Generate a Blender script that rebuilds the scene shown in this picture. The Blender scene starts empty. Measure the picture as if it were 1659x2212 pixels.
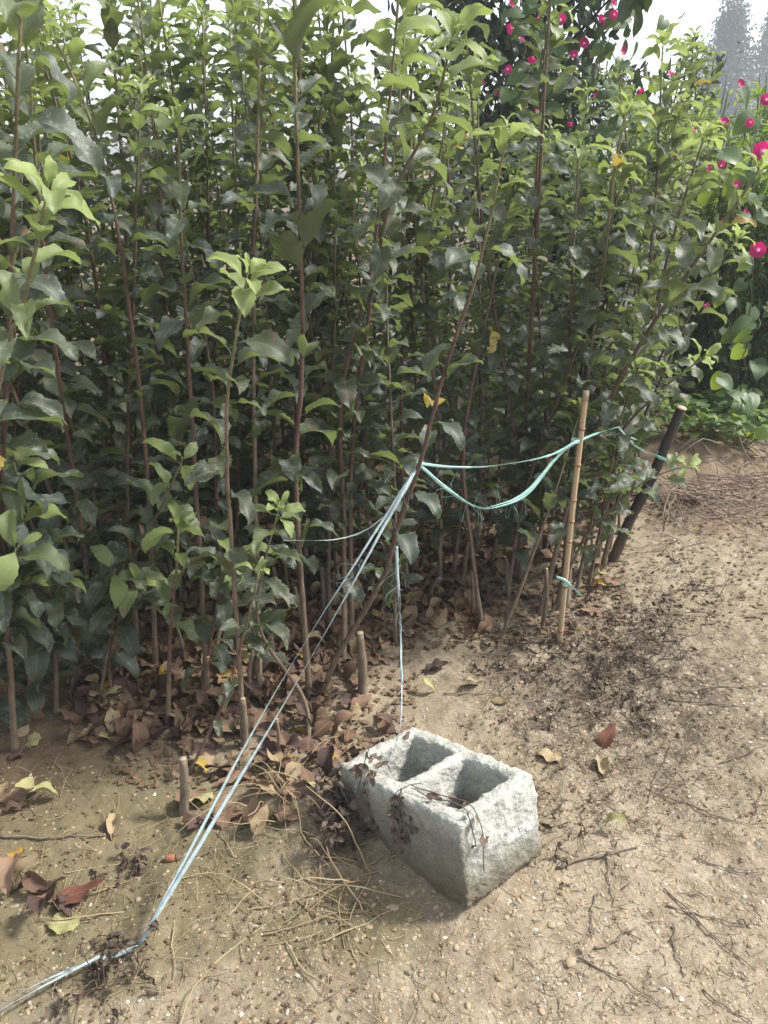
import bpy, bmesh, math, random
import numpy as np
from mathutils import Vector, Matrix, Euler

scene = bpy.context.scene
COL = scene.collection
RAD = math.radians

# ------------------------------------------------------------------ camera, sky, sun, exposure
CAM_H = 1.5
PITCH = RAD(23.5)
VFOV = RAD(64.5)
cam_d = bpy.data.cameras.new('camera')
cam = bpy.data.objects.new('camera', cam_d)
COL.objects.link(cam)
cam.location = (0, 0, CAM_H)
cam.rotation_euler = (RAD(90) - PITCH, 0, 0)
cam_d.sensor_fit = 'VERTICAL'
cam_d.angle = VFOV
cam_d.clip_start = 0.02
cam_d.clip_end = 2000
scene.camera = cam

SUN_AZ = RAD(12)       # measured from +X (right of the picture) towards +Y (away)
SUN_EL = RAD(48)
world = bpy.data.worlds.new("World")
scene.world = world
world.use_nodes = True
wn = world.node_tree.nodes
wl = world.node_tree.links
sky = wn.new('ShaderNodeTexSky')
sky.sky_type = 'NISHITA'
sky.sun_disc = False
sky.sun_elevation = SUN_EL
sky.sun_rotation = RAD(90) - SUN_AZ
sky.air_density = 1.0
sky.dust_density = 2.0
sky.ozone_density = 1.0
hs = wn.new('ShaderNodeHueSaturation')
hs.inputs['Saturation'].default_value = 0.30
wl.new(sky.outputs[0], hs.inputs['Color'])
bg = wn['Background']
wl.new(hs.outputs[0], bg.inputs[0])
bg.inputs[1].default_value = 0.15

sun_d = bpy.data.lights.new('sun', 'SUN')
sun_d.energy = 3.3
sun_d.angle = RAD(9)
sun_d.color = (1.0, 0.95, 0.86)
sun = bpy.data.objects.new('sun', sun_d)
COL.objects.link(sun)
sd = Vector((math.cos(SUN_EL) * math.cos(SUN_AZ), math.cos(SUN_EL) * math.sin(SUN_AZ), math.sin(SUN_EL)))
sun.rotation_euler = sd.to_track_quat('Z', 'Y').to_euler()
sun.location = (6, 1, 8)

scene.view_settings.view_transform = 'Standard'
scene.view_settings.look = 'None'
scene.view_settings.exposure = 1.15
scene.view_settings.gamma = 1
scene.cycles.max_bounces = 8
scene.cycles.transparent_max_bounces = 8
scene.cycles.transmission_bounces = 4
scene.cycles.use_denoising = True

# ------------------------------------------------------------------ helpers
FPX = 1106 / math.tan(VFOV / 2)
rng = np.random.default_rng(11)
random.seed(5)


def smooth(a, b, x):
    t = np.clip((x - a) / (b - a), 0, 1)
    return t * t * (3 - 2 * t)


def terrain(x, y):
    """Smooth height of the ground (metres)."""
    x = np.asarray(x, float); y = np.asarray(y, float)
    into = (-(x + 0.45) * 0.72 + (y - 1.75) * 0.69)          # distance into the sapling bed
    z = 0.045 * smooth(-0.15, 0.5, into)
    z = z + 0.22 * np.exp(-(((x - 1.55) / 0.55) ** 2 + ((y - 4.05) / 0.5) ** 2))
    z = z + 0.05 * np.exp(-(((x + 0.16) / 0.16) ** 2 + ((y - 1.62) / 0.16) ** 2))
    z = z + 0.05 * np.exp(-(((x - 0.11) / 0.27) ** 2 + ((y - 1.42) / 0.24) ** 2))
    z = z + 0.018 * np.sin(x * 2.3 + 0.7 * y) * np.sin(y * 1.9 + 0.4)* np.exp(-((x*x+y*y)/60))
    return z


def tz(x, y):
    return float(terrain(x, y))


def ray(px, py):
    u = (px - 829.5) / FPX
    v = (1106 - py) / FPX
    c, s = math.cos(PITCH), math.sin(PITCH)
    return Vector((u, c + v * s, -s + v * c))


def at(px, py, Y):
    d = ray(px, py)
    return Vector((0, 0, CAM_H)) + d * (Y / d.y)


def gnd(px, py):
    z = 0.0
    for _ in range(6):
        d = ray(px, py)
        t = (z - CAM_H) / d.z
        p = Vector((0, 0, CAM_H)) + d * t
        z = tz(p.x, p.y)
    return Vector((p.x, p.y, z))


class Geo:
    """Collects vertices, faces and one colour attribute, then becomes ONE mesh object."""

    def __init__(self):
        self.v = []; self.f4 = []; self.f3 = []; self.c = []; self.n = 0

    def add(self, V, Q=None, T=None, C=None):
        V = np.asarray(V, np.float32)
        self.v.append(V)
        if Q is not None and len(Q): self.f4.append(np.asarray(Q, np.int32) + self.n)
        if T is not None and len(T): self.f3.append(np.asarray(T, np.int32) + self.n)
        if C is None: C = np.zeros((len(V), 4), np.float32)
        C = np.asarray(C, np.float32)
        if C.ndim == 1: C = np.tile(C, (len(V), 1))
        self.c.append(C)
        self.n += len(V)

    def mesh(self, name, mat, smooth_shade=True):
        V = np.concatenate(self.v); C = np.concatenate(self.c)
        q = np.concatenate(self.f4) if self.f4 else np.zeros((0, 4), np.int32)
        t = np.concatenate(self.f3) if self.f3 else np.zeros((0, 3), np.int32)
        me = bpy.data.meshes.new(name)
        me.vertices.add(len(V)); me.vertices.foreach_set('co', V.ravel())
        loops = np.concatenate([q.ravel(), t.ravel()])
        me.loops.add(len(loops)); me.loops.foreach_set('vertex_index', loops)
        me.polygons.add(len(q) + len(t))
        starts = np.concatenate([np.arange(len(q)) * 4, len(q) * 4 + np.arange(len(t)) * 3]).astype(np.int32)
        me.polygons.foreach_set('loop_start', starts)
        me.polygons.foreach_set('use_smooth', np.full(len(q) + len(t), smooth_shade))
        at_ = me.attributes.new('lf', 'FLOAT_COLOR', 'POINT')
        at_.data.foreach_set('color', C.ravel())
        me.update(calc_edges=True)
        me.validate()
        if mat: me.materials.append(mat)
        return me

    def build(self, name, mat, parent=None, smooth_shade=True):
        o = bpy.data.objects.new(name, self.mesh(name, mat, smooth_shade))
        COL.objects.link(o)
        if parent: o.parent = parent
        return o


def tag(o, label=None, cat=None, group=None, kind=None):
    if label: o['label'] = label
    if cat: o['category'] = cat
    if group: o['group'] = group
    if kind: o['kind'] = kind
    return o


def thing(name, label, cat, loc=(0, 0, 0), group=None, rz=0.0):
    o = bpy.data.objects.new(name, None)
    o.empty_display_size = 0.1
    COL.objects.link(o)
    o.location = loc
    o.rotation_euler = (0, 0, rz)
    return tag(o, label, cat, group)


def copy_tree(src, label=None, group=None):
    c = src.copy(); COL.objects.link(c)
    if label: c['label'] = label
    if group: c['group'] = group
    for ch in list(src.children):
        d = ch.copy(); COL.objects.link(d); d.parent = c
        for g in list(ch.children):
            e = g.copy(); COL.objects.link(e); e.parent = d
    return c


def unit(v):
    v = np.asarray(v, float)
    return v / (np.linalg.norm(v) + 1e-9)


def catmull(pts, n):
    """Smooth curve of n points through pts."""
    P = np.array([list(p) for p in pts], float)
    if len(P) == 2:
        t = np.linspace(0, 1, n)[:, None]
        return P[0] * (1 - t) + P[1] * t
    seg = np.linalg.norm(np.diff(P, axis=0), axis=1)
    cum = np.concatenate([[0], np.cumsum(seg)]); cum /= cum[-1]
    E = np.vstack([2 * P[0] - P[1], P, 2 * P[-1] - P[-2]])
    out = []
    for t in np.linspace(0, 1, n):
        i = min(np.searchsorted(cum, t, side='right') - 1, len(P) - 2); i = max(i, 0)
        u = (t - cum[i]) / (cum[i + 1] - cum[i] + 1e-9)
        p0, p1, p2, p3 = E[i], E[i + 1], E[i + 2], E[i + 3]
        out.append(0.5 * (2 * p1 + (p2 - p0) * u + (2 * p0 - 5 * p1 + 4 * p2 - p3) * u * u + (3 * p1 - p0 - 3 * p2 + p3) * u ** 3))
    return np.array(out)


def tube(geo, pts, rad, n=6, c=(0, 0, 0, 0), cap=True, flat=None, tw=0.0, tcol=True):
    """Tube along pts; colour attribute R = 0..1 along it. flat=(a,b) gives an elliptical tape."""
    P = np.asarray(pts, float); m = len(P)
    rad = np.broadcast_to(np.asarray(rad, float), (m,))
    T = np.gradient(P, axis=0); T /= (np.linalg.norm(T, axis=1, keepdims=True) + 1e-9)
    ref = np.array([0.3, -0.9, 0.31]) if abs(T[0] @ unit([0.3, -0.9, 0.31])) < 0.9 else np.array([1., 0, 0])
    V = []
    a = unit(np.cross(T[0], ref))
    ang = np.linspace(0, 2 * math.pi, n, endpoint=False)
    for i in range(m):
        a = unit(a - T[i] * (a @ T[i])); b = np.cross(T[i], a)
        if flat is not None:
            th = tw * i / max(m - 1, 1)
            aa = a * math.cos(th) + b * math.sin(th); bb = -a * math.sin(th) + b * math.cos(th)
            V.append(P[i] + np.outer(np.cos(ang) * flat[0] * rad[i], aa) + np.outer(np.sin(ang) * flat[1] * rad[i], bb))
        else:
            V.append(P[i] + rad[i] * (np.outer(np.cos(ang), a) + np.outer(np.sin(ang), b)))
    V = np.concatenate(V)
    i, k = np.meshgrid(np.arange(m - 1), np.arange(n), indexing='ij')
    k2 = (k + 1) % n
    Q = np.stack([i * n + k, i * n + k2, (i + 1) * n + k2, (i + 1) * n + k], -1).reshape(-1, 4)
    C = np.tile(np.array(c, float), (m * n, 1))
    if tcol: C[:, 0] = np.repeat(np.linspace(0, 1, m), n)
    Tt = None
    if cap:
        V = np.vstack([V, P[0], P[-1]])
        C = np.vstack([C, C[0], C[-1]])
        Tt = [(k_, m * n, (k_ + 1) % n)[::1] for k_ in range(n)]
        Tt = [(m * n, (k_ + 1) % n, k_) for k_ in range(n)] + [(m * n + 1, (m - 1) * n + k_, (m - 1) * n + (k_ + 1) % n) for k_ in range(n)]
    geo.add(V, Q, Tt, C)


# ------------------------------------------------------------------ leaf shapes
PROF = {
    'apple': ([0, .05, .14, .28, .42, .58, .74, .87, .95, 1], [.02, .36, .72, .96, 1, .90, .68, .38, .15, 0.01]),
    'young': ([0, .06, .15, .3, .45, .6, .75, .88, .96, 1], [.02, .25, .55, .85, 1, .95, .75, .42, .16, 0.01]),
    'lance': ([0, .06, .15, .3, .45, .6, .75, .88, .96, 1], [.02, .30, .62, .93, 1, .85, .6, .33, .12, 0.01]),
    'heart': ([0, .04, .12, .25, .4, .55, .7, .85, .95, 1], [.3, .75, .96, 1, .92, .76, .54, .28, .1, 0.01]),
}


def leaf_shape(kind, r, nseg=12, W=0.55, fold=25, droop=60, start=0, wave=0.04, twist=0, serr=0.05, curl=0):
    """Unit-length leaf: x across, y along from the petiole, z up. Returns verts, quads, u, v."""
    us = np.array([-1, -.5, 0, .5, 1.])
    vs = np.linspace(0, 1, nseg + 1)
    wv = np.interp(vs, *PROF[kind]) * W / 2
    th = np.radians(start - droop * vs ** 1.15)
    ds = 1 / nseg
    yc = np.concatenate([[0], np.cumsum(np.cos((th[1:] + th[:-1]) / 2) * ds)])
    zc = np.concatenate([[0], np.cumsum(np.sin((th[1:] + th[:-1]) / 2) * ds)])
    ph1, ph2 = r.uniform(0, 6.28, 2); k1, k2 = r.uniform(1.3, 2.6, 2)
    V = []; U = []; VV = []
    for i, v in enumerate(vs):
        w = wv[i]
        s = 1 + serr * (1 if i % 2 else -1) * (1 if 0.08 < v < 0.97 else 0)
        for u in us:
            ww = w * (s if abs(u) == 1 else 1)
            ph, k = (ph1, k1) if u < 0 else (ph2, k2)
            wz = wave * abs(u) ** 1.6 * math.sin(2 * math.pi * k * v + ph)
            a = math.radians(fold) * (1 if abs(u) <= .5 else .8) - math.radians(curl) * abs(u)
            x = u * ww * math.cos(a); z = abs(u) * ww * math.sin(a) + wz
            yb = 0
            if kind == 'heart':
                yb = -0.24 * abs(u) ** 1.3 * (1 - v) ** 3
            tw_ = math.radians(twist) * v
            x, z = x * math.cos(tw_) - z * math.sin(tw_), x * math.sin(tw_) + z * math.cos(tw_)
            c, s_ = math.cos(th[i]), math.sin(th[i])
            V.append((x, yc[i] - z * s_ + yb * c, zc[i] + z * c + yb * s_)); U.append(u); VV.append(v)
    n = 5
    i, k = np.meshgrid(np.arange(nseg), np.arange(4), indexing='ij')
    Q = np.stack([i * n + k, i * n + k + 1, (i + 1) * n + k + 1, (i + 1) * n + k], -1).reshape(-1, 4)
    return np.array(V), Q, np.array(U), np.array(VV)


def shapes(kind, N, seed, **rngs):
    r = np.random.default_rng(seed); out = []
    nseg = rngs.pop('nseg', 12)
    for _ in range(N):
        kw = {k: r.uniform(*v) for k, v in rngs.items()}
        out.append(leaf_shape(kind, r, nseg=nseg, **kw))
    return out


APPLE = shapes('apple', 18, 1, nseg=18, W=(.46, .62), fold=(16, 44), droop=(25, 90), start=(10, 42), wave=(.03, .085), twist=(-38, 38), serr=(.05, .09))
APPLE_LO = shapes('apple', 12, 2, nseg=9, W=(.50, .66), fold=(14, 42), droop=(20, 78), start=(10, 40), wave=(.03, .085), twist=(-35, 35), serr=(.02, .06))
YOUNG = shapes('young', 12, 3, W=(.40, .56), fold=(18, 44), droop=(25, 100), start=(5, 25), wave=(.02, .06), twist=(-25, 25), serr=(.03, .06))
LANCE = shapes('lance', 6, 4, nseg=5, W=(.18, .27), fold=(10, 35), droop=(20, 80), start=(0, 20), wave=(0, .02), twist=(-30, 30), serr=(0, 0))
HEART = shapes('heart', 6, 5, nseg=8, W=(.85, 1.0), fold=(5, 22), droop=(15, 70), start=(0, 10), wave=(.0, .03), twist=(-15, 15), serr=(0, .01))
TINY = shapes('heart', 4, 8, nseg=2, W=(.8, 1.0), fold=(5, 22), droop=(15, 50), serr=(0, 0))
DARKL = shapes('young', 6, 6, nseg=6, W=(.32, .42), fold=(8, 30), droop=(30, 80), start=(0, 10), wave=(0, .03), twist=(-25, 25), serr=(0, 0))


def put_leaf(geo, shp, p, f, n, size, age, rnd, extra=None):
    V, Q, U, W = shp
    f = unit(f); x = unit(np.cross(f, n)); z = np.cross(x, f)
    M = np.stack([x, f, z])
    P = V @ M * size + np.asarray(p)
    C = np.stack([U, W, np.full(len(U), age), np.full(len(U), rnd)], 1)
    geo.add(P, Q, None, C)


def petiole(geo, a, b, r=0.0011, age=0.3):
    mid = (np.asarray(a) + np.asarray(b)) / 2 + np.array([0, 0, 0.004])
    tube(geo, [a, mid, b], [r * 1.3, r, r], 3, (0, -1, age, .5), cap=False, tcol=False)


# ------------------------------------------------------------------ materials
def mat_new(name):
    m = bpy.data.materials.new(name); m.use_nodes = True
    nt = m.node_tree
    for n in list(nt.nodes): nt.nodes.remove(n)
    return m, nt


class NT:
    def __init__(self, nt): self.nt = nt

    def n(self, t, **kw):
        nd = self.nt.nodes.new(t)
        for k, v in kw.items():
            if k == 'i':
                for kk, vv in v.items():
                    if hasattr(vv, 'links') and hasattr(vv, 'node'): self.nt.links.new(vv, nd.inputs[kk])
                    else: nd.inputs[kk].default_value = vv
            else: setattr(nd, k, v)
        return nd

    def math(self, op, a, b=0.0, c=None):
        i = {0: a, 1: b}
        if c is not None: i[2] = c
        return self.n('ShaderNodeMath', operation=op, i=i).outputs[0]

    def mix(self, fac, a, b, bt='MIX'):
        nd = self.nt.nodes.new('ShaderNodeMix'); nd.data_type = 'RGBA'; nd.blend_type = bt
        for sock, val in ((nd.inputs['Factor'], fac), (nd.inputs[6], a), (nd.inputs[7], b)):
            if hasattr(val, 'node'): self.nt.links.new(val, sock)
            else: sock.default_value = val if not isinstance(val, tuple) or len(val) == 4 else (*val, 1)
        return nd.outputs[2]

    def ramp(self, fac, stops):
        nd = self.nt.nodes.new('ShaderNodeValToRGB')
        self.nt.links.new(fac, nd.inputs[0])
        el = nd.color_ramp.elements
        while len(el) < len(stops): el.new(0.5)
        for e, (p, c) in zip(el, stops):
            e.position = p
            e.color = (c, c, c, 1) if isinstance(c, (int, float)) else (*c, 1)
        return nd.outputs[0]

    def noise(self, scale, detail=4, rough=.55, vec=None, dist=0.0):
        nd = self.n('ShaderNodeTexNoise', i={'Scale': scale, 'Detail': detail, 'Roughness': rough, 'Distortion': dist})
        if vec is not None: self.nt.links.new(vec, nd.inputs['Vector'])
        return nd.outputs[0]

    def coord(self): return self.n('ShaderNodeTexCoord').outputs['Object']

    def out(self, surf):
        o = self.n('ShaderNodeOutputMaterial'); self.nt.links.new(surf, o.inputs[0])


def leaf_mat(name, dark, mid, young, under, yellow=None, trans=0.28, rough=0.42, residue=0.35, ttint=(0.30, 0.42, 0.05), spec=0.5):
    m, nt = mat_new(name); b = NT(nt)
    a = b.n('ShaderNodeAttribute', attribute_name='lf')
    sep = b.n('ShaderNodeSeparateColor', i={0: a.outputs['Color']})
    u, v, age, rnd = sep.outputs[0], sep.outputs[1], sep.outputs[2], a.outputs['Alpha']
    au = b.math('ABSOLUTE', u)
    co = b.coord()
    big = b.noise(38, 3, .5, co)
    fac = b.math('MULTIPLY_ADD', big, .5, b.math('MULTIPLY', rnd, .6))
    col = b.mix(b.math('SUBTRACT', fac, .1), dark, mid)
    if residue:                       # each plant has its own cast, from grey green to bronze olive
        oi = b.n('ShaderNodeObjectInfo').outputs['Random']
        col = b.mix(b.math('MULTIPLY', b.math('POWER', oi, 2.0), .6), col, (.075, .070, .044))
        under_c = b.mix(b.math('POWER', oi, 2.0), under, (.115, .092, .058))
    else: under_c = under
    col = b.mix(age, col, young)
    # veins: midrib and slanting side veins, paler and raised
    sv = b.math('SINE', b.math('MULTIPLY', b.math('SUBTRACT', v, b.math('MULTIPLY', au, .16)), 50.0))
    sidev = b.math('GREATER_THAN', sv, .93)
    midrib = b.math('LESS_THAN', au, .07)
    vein = b.math('MAXIMUM', midrib, b.math('MULTIPLY', sidev, .45))
    col = b.mix(b.math('MULTIPLY', vein, .38), col, (mid[0] * 2.2 + .04, mid[1] * 1.9 + .04, mid[2] * 1.8 + .01))
    if residue:
        sp = b.ramp(b.noise(95, 5, .7, co), [(.52, 0.), (.7, 1.)])
        pm = b.ramp(b.noise(7, 2, .5, co), [(.42, 0.), (.62, 1.)])
        k = b.math('MULTIPLY', b.math('MULTIPLY', sp, pm), residue)
        k = b.math('MULTIPLY', k, b.math('SUBTRACT', 1.0, age))
        col = b.mix(k, col, (.34, .38, .32))
    if yellow is not None:
        isy = b.math('GREATER_THAN', rnd, .975)
        spots = b.ramp(b.noise(60, 4, .6, co), [(.53, 0.), (.62, 1.)])
        ycol = b.mix(spots, yellow, (.12, .06, .02))
        col = b.mix(isy, col, ycol)
    if residue:                       # scorched brown patches on some leaves
        br = b.math('MULTIPLY', b.ramp(b.noise(24, 4, .65, co), [(.62, 0.), (.67, 1.)]), b.math('LESS_THAN', age, .5))
        col = b.mix(b.math('MULTIPLY', br, .8), col, (.17, .095, .05))
    geo = b.n('ShaderNodeNewGeometry')
    back = b.mix(b.math('MULTIPLY', age, .7), under_c, young)
    back = b.mix(b.math('MULTIPLY', vein, .5), back, (under[0] * 1.7, under[1] * 1.6, under[2] * 1.7))
    if yellow is not None: back = b.mix(isy, back, ycol)
    colf = b.mix(geo.outputs['Backfacing'], col, back)
    r2 = b.math('MULTIPLY_ADD', geo.outputs['Backfacing'], .25, b.math('MULTIPLY_ADD', big, .16, rough - .08))
    hgt = b.math('MULTIPLY_ADD', vein, -.5, b.math('MULTIPLY', big, 1.2))
    bump = b.n('ShaderNodeBump', i={'Strength': .35, 'Distance': .003, 'Height': hgt})
    p = b.n('ShaderNodeBsdfPrincipled', i={'Base Color': colf, 'Roughness': r2, 'Normal': bump.outputs[0], 'Specular IOR Level': spec})
    tcol = b.mix(b.math('MULTIPLY_ADD', age, .6, .15), ttint, (ttint[0] * 1.7, ttint[1] * 1.55, ttint[2] * 1.6))
    if yellow is not None: tcol = b.mix(isy, tcol, (.48, .38, .08))
    t = b.n('ShaderNodeBsdfTranslucent', i={'Color': tcol})
    ms = b.n('ShaderNodeMixShader', i={0: b.math('MULTIPLY_ADD', age, .16, trans), 1: p.outputs[0], 2: t.outputs[0]})
    b.out(ms.outputs[0])
    return m


M = {}
M['apple_leaf'] = leaf_mat('apple leaf', (.036, .053, .046), (.080, .103, .088), (.27, .34, .11), (.085, .095, .060), yellow=(.34, .29, .075), trans=.28, ttint=(.24, .33, .09), residue=.9, rough=.52, spec=.42)
M['vine_leaf'] = leaf_mat('vine leaf', (.028, .064, .028), (.052, .105, .042), (.13, .22, .06), (.08, .13, .06), trans=.28, residue=0, rough=.5)
M['shrub_leaf'] = leaf_mat('shrub leaf', (.022, .060, .024), (.05, .115, .036), (.14, .27, .06), (.08, .14, .05), trans=.3, residue=0, rough=.5)
M['dark_leaf'] = leaf_mat('dark tree leaf', (.020, .034, .024), (.035, .055, .032), (.08, .12, .04), (.05, .065, .04), trans=.14, residue=0, rough=.45, ttint=(.10, .16, .04))
M['poplar_leaf'] = leaf_mat('poplar leaf', (.018, .042, .034), (.03, .062, .048), (.05, .09, .05), (.04, .07, .055), trans=.14, residue=0, rough=.5, ttint=(.12, .2, .05))


def bark_mat(name, low, high, tip, rough=.7, tipstart=.72):
    m, nt = mat_new(name); b = NT(nt)
    a = b.n('ShaderNodeAttribute', attribute_name='lf')
    t = b.n('ShaderNodeSeparateColor', i={0: a.outputs['Color']}).outputs[0]
    co = b.coord()
    mp = b.n('ShaderNodeMapping', i={0: co, 3: (1, 1, .35)}).outputs[0]
    nz = b.noise(70, 5, .65, mp)
    spots = b.ramp(b.n('ShaderNodeTexVoronoi', i={'Scale': 140, 'Vector': co}).outputs[0], [(.12, 1.), (.22, 0.)])
    c = b.mix(b.ramp(t, [(.05, 0.), (.4, 1.)]), low, high)
    c = b.mix(b.ramp(t, [(tipstart, 0.), (.98, 1.)]), c, tip)
    c = b.mix(b.ramp(nz, [(.35, 0.), (.7, 1.)]), b.mix(.55, c, (.02, .016, .012)), c)
    c = b.mix(b.math('MULTIPLY', spots, .35), c, (.35, .30, .24))
    bump = b.n('ShaderNodeBump', i={'Strength': .9, 'Distance': .004, 'Height': nz})
    p = b.n('ShaderNodeBsdfPrincipled', i={'Base Color': c, 'Roughness': rough, 'Normal': bump.outputs[0]})
    b.out(p.outputs[0]); return m


M['stem'] = bark_mat('sapling bark', (.22, .165, .115), (.15, .078, .060), (.20, .20, .08))
M['stem_pale'] = bark_mat('pale sapling bark', (.24, .19, .13), (.21, .145, .10), (.26, .26, .11))
M['stump'] = bark_mat('stump bark', (.25, .195, .135), (.22, .17, .12), (.24, .18, .12))
M['dark_bark'] = bark_mat('dark bark', (.05, .038, .034), (.045, .035, .036), (.05, .04, .03))
M['shrub_bark'] = bark_mat('shrub bark', (.10, .075, .06), (.09, .07, .05), (.1, .13, .04))
M['pole_bark'] = bark_mat('black pole bark', (.13, .10, .068), (.055, .046, .040), (.06, .05, .045), rough=.85, tipstart=.9)


def simple_mat(name, c1, c2, scale=30, rough=.8, bump=.4, c3=None, spec=.3, trans=0, dist=.003, stretch=None):
    m, nt = mat_new(name); b = NT(nt)
    co = b.coord()
    if stretch: co = b.n('ShaderNodeMapping', i={0: co, 3: stretch}).outputs[0]
    nz = b.noise(scale, 5, .6, co)
    c = b.mix(b.ramp(nz, [(.3, 0.), (.7, 1.)]), c1, c2)
    if c3: c = b.mix(b.ramp(b.noise(scale * .35, 3, .5, co), [(.52, 0.), (.62, 1.)]), c, c3)
    bp = b.n('ShaderNodeBump', i={'Strength': bump, 'Distance': dist, 'Height': nz})
    p = b.n('ShaderNodeBsdfPrincipled', i={'Base Color': c, 'Roughness': rough, 'Normal': bp.outputs[0], 'Specular IOR Level': spec})
    s = p.outputs[0]
    if trans:
        t = b.n('ShaderNodeBsdfTranslucent', i={'Color': c})
        s = b.n('ShaderNodeMixShader', i={0: trans, 1: s, 2: t.outputs[0]}).outputs[0]
    b.out(s); return m


def dead_mat(name, a, b_, vein, spot=None):
    m, nt = mat_new(name); b = NT(nt)
    at_ = b.n('ShaderNodeAttribute', attribute_name='lf')
    sep = b.n('ShaderNodeSeparateColor', i={0: at_.outputs['Color']})
    au = b.math('ABSOLUTE', sep.outputs[0])
    inf = b.n('ShaderNodeObjectInfo').outputs['Random']
    co = b.coord()
    nz = b.noise(55, 5, .6, co)
    c = b.mix(b.math('MULTIPLY_ADD', b.math('SUBTRACT', nz, .5), 1.1, inf), a, b_)
    if spot: c = b.mix(b.ramp(b.noise(40, 4, .6, co), [(.48, 0.), (.58, 1.)]), c, spot)
    sv = b.math('SINE', b.math('MULTIPLY', b.math('SUBTRACT', sep.outputs[1], b.math('MULTIPLY', au, .16)), 50.0))
    vn = b.math('MAXIMUM', b.math('LESS_THAN', au, .06), b.math('MULTIPLY', b.math('GREATER_THAN', sv, .93), .35))
    c = b.mix(b.math('MULTIPLY', vn, .6), c, vein)
    bp = b.n('ShaderNodeBump', i={'Strength': .5, 'Distance': .002, 'Height': b.math('ADD', nz, vn)})
    p = b.n('ShaderNodeBsdfPrincipled', i={'Base Color': c, 'Roughness': .72, 'Normal': bp.outputs[0], 'Specular IOR Level': .3})
    t = b.n('ShaderNodeBsdfTranslucent', i={'Color': c})
    b.out(b.n('ShaderNodeMixShader', i={0: .15, 1: p.outputs[0], 2: t.outputs[0]}).outputs[0])
    return m


M['dead_brown'] = dead_mat('brown dead leaf', (.105, .062, .042), (.27, .175, .115), (.32, .22, .15))
M['dead_tan'] = dead_mat('tan dead leaf', (.26, .19, .11), (.36, .28, .17), (.42, .34, .22))
M['dead_dark'] = dead_mat('dark dead leaf', (.055, .034, .032), (.12, .075, .065), (.15, .10, .08))
M['dead_yellow'] = dead_mat('yellow dead leaf', (.50, .27, .03), (.50, .38, .07), (.45, .35, .1), spot=(.20, .11, .04))
M['dead_pale'] = dead_mat('pale green dead leaf', (.33, .34, .15), (.42, .38, .20), (.5, .48, .28), spot=(.24, .20, .09))
M['dead_red'] = dead_mat('red brown dead leaf', (.13, .05, .036), (.18, .075, .05), (.26, .14, .1))
M['crumb'] = simple_mat('leaf crumbs', (.07, .045, .03), (.22, .15, .09), 20)
M['weed_dead'] = simple_mat('withered weed', (.045, .034, .027), (.115, .086, .062), 40)
M['weed_brown'] = simple_mat('withered brown vine', (.07, .05, .04), (.15, .11, .085), 40)
M['straw'] = simple_mat('dry straw', (.22, .165, .095), (.38, .30, .185), 12, rough=.7)
M['twig'] = simple_mat('grey twig', (.10, .08, .062), (.22, .18, .135), 40)
M['twig_pale'] = simple_mat('pale twig', (.16, .12, .095), (.30, .235, .19), 40)
M['cut'] = simple_mat('cut wood', (.28, .215, .15), (.40, .32, .235), 60)
M['bamboo'] = simple_mat('bamboo cane', (.34, .235, .14), (.46, .345, .22), 14, rough=.45, spec=.5, stretch=(1, 1, .06), bump=.15)
M['bamboo_node'] = simple_mat('bamboo node', (.20, .12, .06), (.36, .23, .12), 60, rough=.6)
M['twine'] = simple_mat('plastic twine', (.30, .60, .53), (.55, .80, .74), 60, rough=.32, spec=.6, bump=.6, trans=.25, dist=.001)
M['twine_pale'] = simple_mat('pale plastic twine', (.27, .36, .38), (.50, .60, .61), 60, rough=.32, spec=.6, bump=.6, trans=.25, dist=.001)
M['twine_thin'] = simple_mat('fine plastic twine', (.55, .68, .64), (.75, .82, .78), 60, rough=.3, spec=.6, trans=.25)
M['petal'] = None
m, nt = mat_new('magenta petal'); b = NT(nt)
a_ = b.n('ShaderNodeAttribute', attribute_name='lf')
r_ = b.n('ShaderNodeSeparateColor', i={0: a_.outputs['Color']}).outputs[0]
c_ = b.ramp(r_, [(.0, (.85, .75, .82)), (.22, (.66, .25, .42)), (.40, (.48, .012, .13)), (1., (.52, .016, .15))])
p_ = b.n('ShaderNodeBsdfPrincipled', i={'Base Color': c_, 'Roughness': .6})
t_ = b.n('ShaderNodeBsdfTranslucent', i={'Color': c_})
b.out(b.n('ShaderNodeMixShader', i={0: .4, 1: p_.outputs[0], 2: t_.outputs[0]}).outputs[0])
M['petal'] = m


# ground: sandy soil, gravel specks, mossy soil with painted shade, and wet-looking litter where the photograph has them
def spotmask(b, co, x, y, rx, ry, n):
    s = b.n('ShaderNodeSeparateXYZ', i={0: co})
    dx = b.math('DIVIDE', b.math('SUBTRACT', s.outputs[0], x), rx)
    dy = b.math('DIVIDE', b.math('SUBTRACT', s.outputs[1], y), ry)
    d = b.math('ADD', b.math('MULTIPLY', dx, dx), b.math('MULTIPLY', dy, dy))
    d = b.math('ADD', d, b.math('MULTIPLY', b.math('SUBTRACT', n, .5), 1.6))
    return b.ramp(d, [(.25, 1.), (1., 0.)])


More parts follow.
